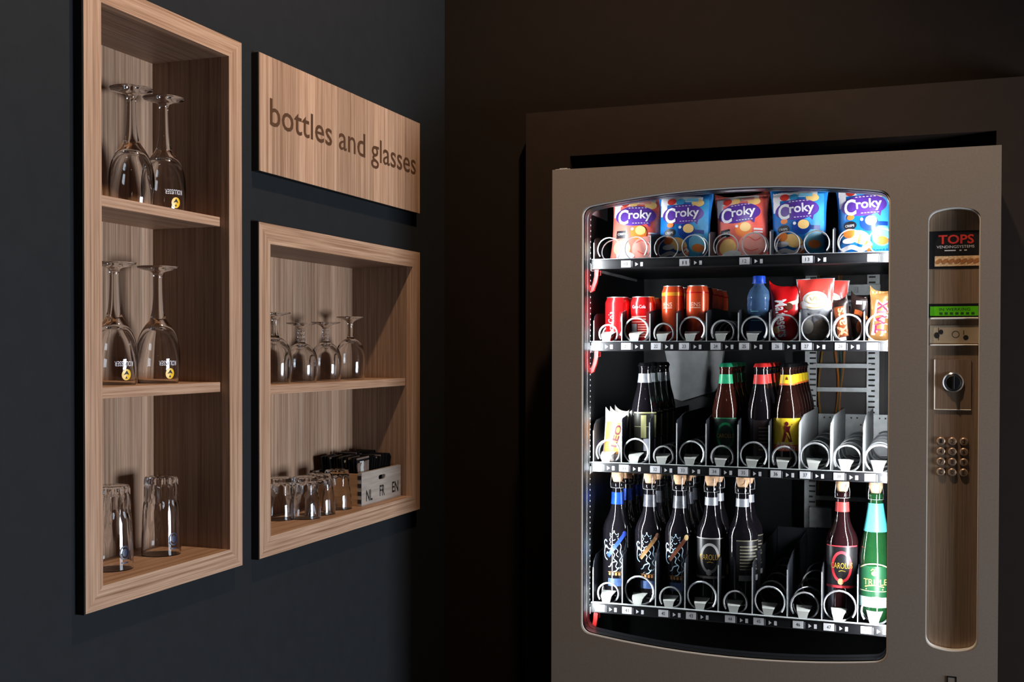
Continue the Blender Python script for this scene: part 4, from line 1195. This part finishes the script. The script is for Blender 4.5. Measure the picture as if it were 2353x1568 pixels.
# tall tumblers with fluted base, upside down
TO = [(.0345, 0), (.0347, .004), (.0335, .040), (.0318, .080), (.0306, .092), (.0308, .096), (.0300, .134), (.0285, .1385), (.0260, .1400), (0, .1385)]
TI = [(0, .128), (.0225, .127), (.0265, .122), (.0280, .094), (.0292, .080), (.0312, .040), (.0328, .001)]


def tum_mod(lo):
    return lambda r, z, a: r * (1 - (.09 * abs(math.sin(7 * a)) if z > lo and r > .02 else 0))


def tumbler(label, loc):
    t = glass_thing('tall_tumbler', label, 'glass', loc, TO, TI, 'tall tumblers in the tall cabinet', 0, tum_mod(.093), 84)
    part('blue_emblem', decal([P_ring(0, .030, .0095, .0115, .0022), P_ell(0, .030, .005, .0065, 14, 2), P_rect(-.006, .012, .006, .0145, 3, 1)], wrap(lambda z: .0345 - z * .03, -.25, .0006)), mat('navy_enamel', (28, 34, 66), .4), t)
    return t


tumbler('tall fluted tumbler in the bottom of the tall cabinet, half hidden by its frame', (-.062, 1.549, 1.0812))
tumbler('tall fluted tumbler in the bottom of the tall cabinet, fully in view', (-.072, 1.692, 1.0812))


# goblets in the small cabinet
def goblet(label, loc, h, knob):
    k = h / .150
    O = [(.0325, 0), (.0350, .020), (.0358, .042), (.0345, .062), (.0290, .080), (.0190, .092), (.0095, .098)]
    if knob: O += [(.0075, .102), (.0100, .106), (.0070, .110), (.0092, .115), (.0064, .120), (.0085, .125), (.0062, .130), (.0085, .136)]
    else: O += [(.0068, .106), (.0058, .116), (.0060, .128), (.0080, .137)]
    O += [(.0180, .143), (.0320, .1470), (.0325, .1485), (.0300, .1495), (0, .150)]
    I = [(0, .090), (.010, .0885), (.0190, .083), (.0275, .073), (.0325, .058), (.0340, .042), (.0333, .020), (.0310, 0)]
    return glass_thing('goblet', label, 'glass', loc, smoothprof([(r, z * k) for r, z in O], 3), smoothprof([(r, z * k) for r, z in I], 3), 'goblets upside down in the small cabinet',
                       0, None if not knob else (lambda r, z, a: r * (1 + (.09 * math.cos(8 * a) if z > .099 * k and r < .0105 else 0))))


goblet('stemmed goblet upside down, half hidden behind the left frame of the small cabinet', (-.075, 2.076, 1.3782), .150, False)
goblet('short goblet with beaded stem, left one of the two in the small cabinet', (-.068, 2.172, 1.3782), .130, True)
goblet('short goblet with beaded stem, right one of the two in the small cabinet', (-.066, 2.276, 1.3782), .134, True)
goblet('taller clear goblet with plain stem, nearest the lit right side of the small cabinet', (-.075, 2.410, 1.3782), .150, False)

KO = [(.0340, 0), (.0342, .003), (.0325, .030), (.0298, .050), (.0290, .053), (.0296, .056), (.0285, .084), (.0270, .0885), (.0240, .0900), (0, .0885)]
KI = [(0, .078), (.0200, .077), (.0245, .072), (.0262, .056), (.0272, .050), (.0305, .030), (.0325, .001)]


def short_tumbler(label, loc):
    return glass_thing('short_tumbler', label, 'glass', loc, KO, KI, 'short tumblers in the small cabinet', random.random(), lambda r, z, a: r * (1 - (.07 * abs(math.sin(4.5 * a)) if z > .0535 and r > .02 else 0)), 72)


short_tumbler('short faceted tumbler farthest left at the back of the row in the small cabinet', (-.088, 2.113, 1.0842))
short_tumbler('short faceted tumbler second from the left in the small cabinet row', (-.045, 2.148, 1.0842))
short_tumbler('short faceted tumbler third from the left in the small cabinet row', (-.045, 2.213, 1.0842))
short_tumbler('short faceted tumbler nearest the wooden crate', (-.050, 2.300, 1.0842))

# ------------------------------------------------------------------ crate with sachets
cx0, cx1, cy0, cy1, cz = -.142, -.012, 2.347, 2.555, 1.0842
ct = thing('wooden_crate', 'small pale wooden crate lettered NL FR EN in the small cabinet', 'crate', ((cx0 + cx1) / 2, (cy0 + cy1) / 2, cz))
co = tuple(ct.location)
m_crate = mat('grey_pale_wood', (150, 138, 128), .6, noise=.18, scale=1.0, stretch=(60, 14, 160))
m_crates = mat('tan_wood', (170, 124, 84), .6, noise=.2, scale=1.0, stretch=(14, 60, 160))
m_endg = mat('dark_end_grain', (34, 26, 22), .8, noise=.2)
H = .078; th = .009
slot = [(2.441 + .007 * math.cos(PI / 2 + PI * i / 6), cz + .0585 + .0055 * math.sin(PI / 2 + PI * i / 6)) for i in range(7)] + [(2.463 + .007 * math.cos(-PI / 2 + PI * i / 6), cz + .0585 + .0055 * math.sin(-PI / 2 + PI * i / 6)) for i in range(7)]
part('front_board', plate(rect(cy0, cy1, cz, cz + H), [slot], cx1 - th, cx1, 'x'), m_crate, ct, off=co)
part('back_board', boxes((cx0, cx0 + th, cy0, cy1, cz, cz + H)), m_crate, ct, off=co)
part('side_board', boxes((cx0 + th, cx1 - th, cy0, cy0 + th, cz, cz + H * .96)), m_crates, ct, off=co)
part('side_board', boxes((cx0 + th, cx1 - th, cy1 - th, cy1, cz, cz + H * .96)), m_crates, ct, off=co)
part('bottom_board', boxes((cx0 + th, cx1 - th, cy0 + th, cy1 - th, cz, cz + .006)), m_crates, ct, off=co)
for i in range(4):
    part('finger_joint', boxes((cx1 - th - .0005, cx1 - .0006, cy0 - .0006, cy0 + .002, cz + .006 + i * .0185, cz + .0155 + i * .0185)), m_endg, ct, off=co)
for _t, _y, _z, _w in (('NL', 2.3855, .022, .032), ('FR', 2.4525, .026, .026), ('EN', 2.5235, .027, .034)):
    part('lettering', decal([P_text(_t, _y, cz + _z, _w, .026)], flat_x(cx1 + .0004)), m_ink, ct, off=co, label='black hand lettering ' + _t)

m_sach = mat('black_sachet_paper', (16, 15, 18), .35, noise=.2, scale=60)
m_sachg = mat('grey_brown_sachet_foil', (120, 104, 94), .35, metal=.3, noise=.25, scale=50)


def sachet(label, loc, rot, wd, h, m, group):
    t = thing('tea_sachet', label, 'sachet', loc, group, rot)
    bm, mp = bag_mesh(wd, h, .0022, random.randint(0, 999), n=6, ears=False)
    part('envelope', bm, m, t, True, sharp=60)
    if random.random() < .45: part('tab', decal([P_rect(-wd * .3, h * .78, -wd * .05, h * .96, 2, 2)], mp(.0006)), m_clip, t)
    part('seal', boxes((-wd * .49, wd * .49, -.0012, .0012, h, h + .004)), m_sachg if random.random() < .3 else m_sach, t)
    return t


z0 = cz + .0065
ORD = ['first', 'second', 'third', 'fourth', 'fifth', 'sixth', 'seventh', 'eighth', 'ninth', 'tenth', 'eleventh', 'twelfth', 'thirteenth', 'fourteenth', 'fifteenth']
for i in range(13):
    x = cx0 + th + .008 + i * .0078
    sachet('black sachet, %s from the back, in the left stack of the wooden crate' % ORD[i], (x, cy0 + .045, z0), (0, R(random.uniform(-3, 3)), R(90) + R(random.uniform(-3, 3))), .060, .098 + random.uniform(0, .006), m_sach, 'black sachets in the left stack')
sachet('grey brown foil sachet at the front of the left stack in the crate', (cx1 - th - .008, cy0 + .046, z0), (0, R(-4), R(90)), .058, .090, m_sachg, None)
for i in range(15):
    y = cy0 + .086 + i * .0073
    sachet('black sachet, %s from the left, in the front right stack of the wooden crate' % ORD[i], (cx1 - .046 + random.uniform(-.003, .003), y, z0), (R(random.uniform(-6, 2)), 0, R(random.uniform(-4, 4))), .060, .094 + random.uniform(0, .008), m_sach, 'black sachets in the right stack')
for i in range(12):
    y = cy0 + .088 + i * .0092
    sachet('black sachet, %s from the left, in the rear right stack of the wooden crate' % ORD[i], (cx0 + .040, y, z0), (R(random.uniform(-6, 2)), 0, R(random.uniform(-4, 4))), .050, .098 + random.uniform(0, .008), m_sach, 'black sachets in the rear stack')
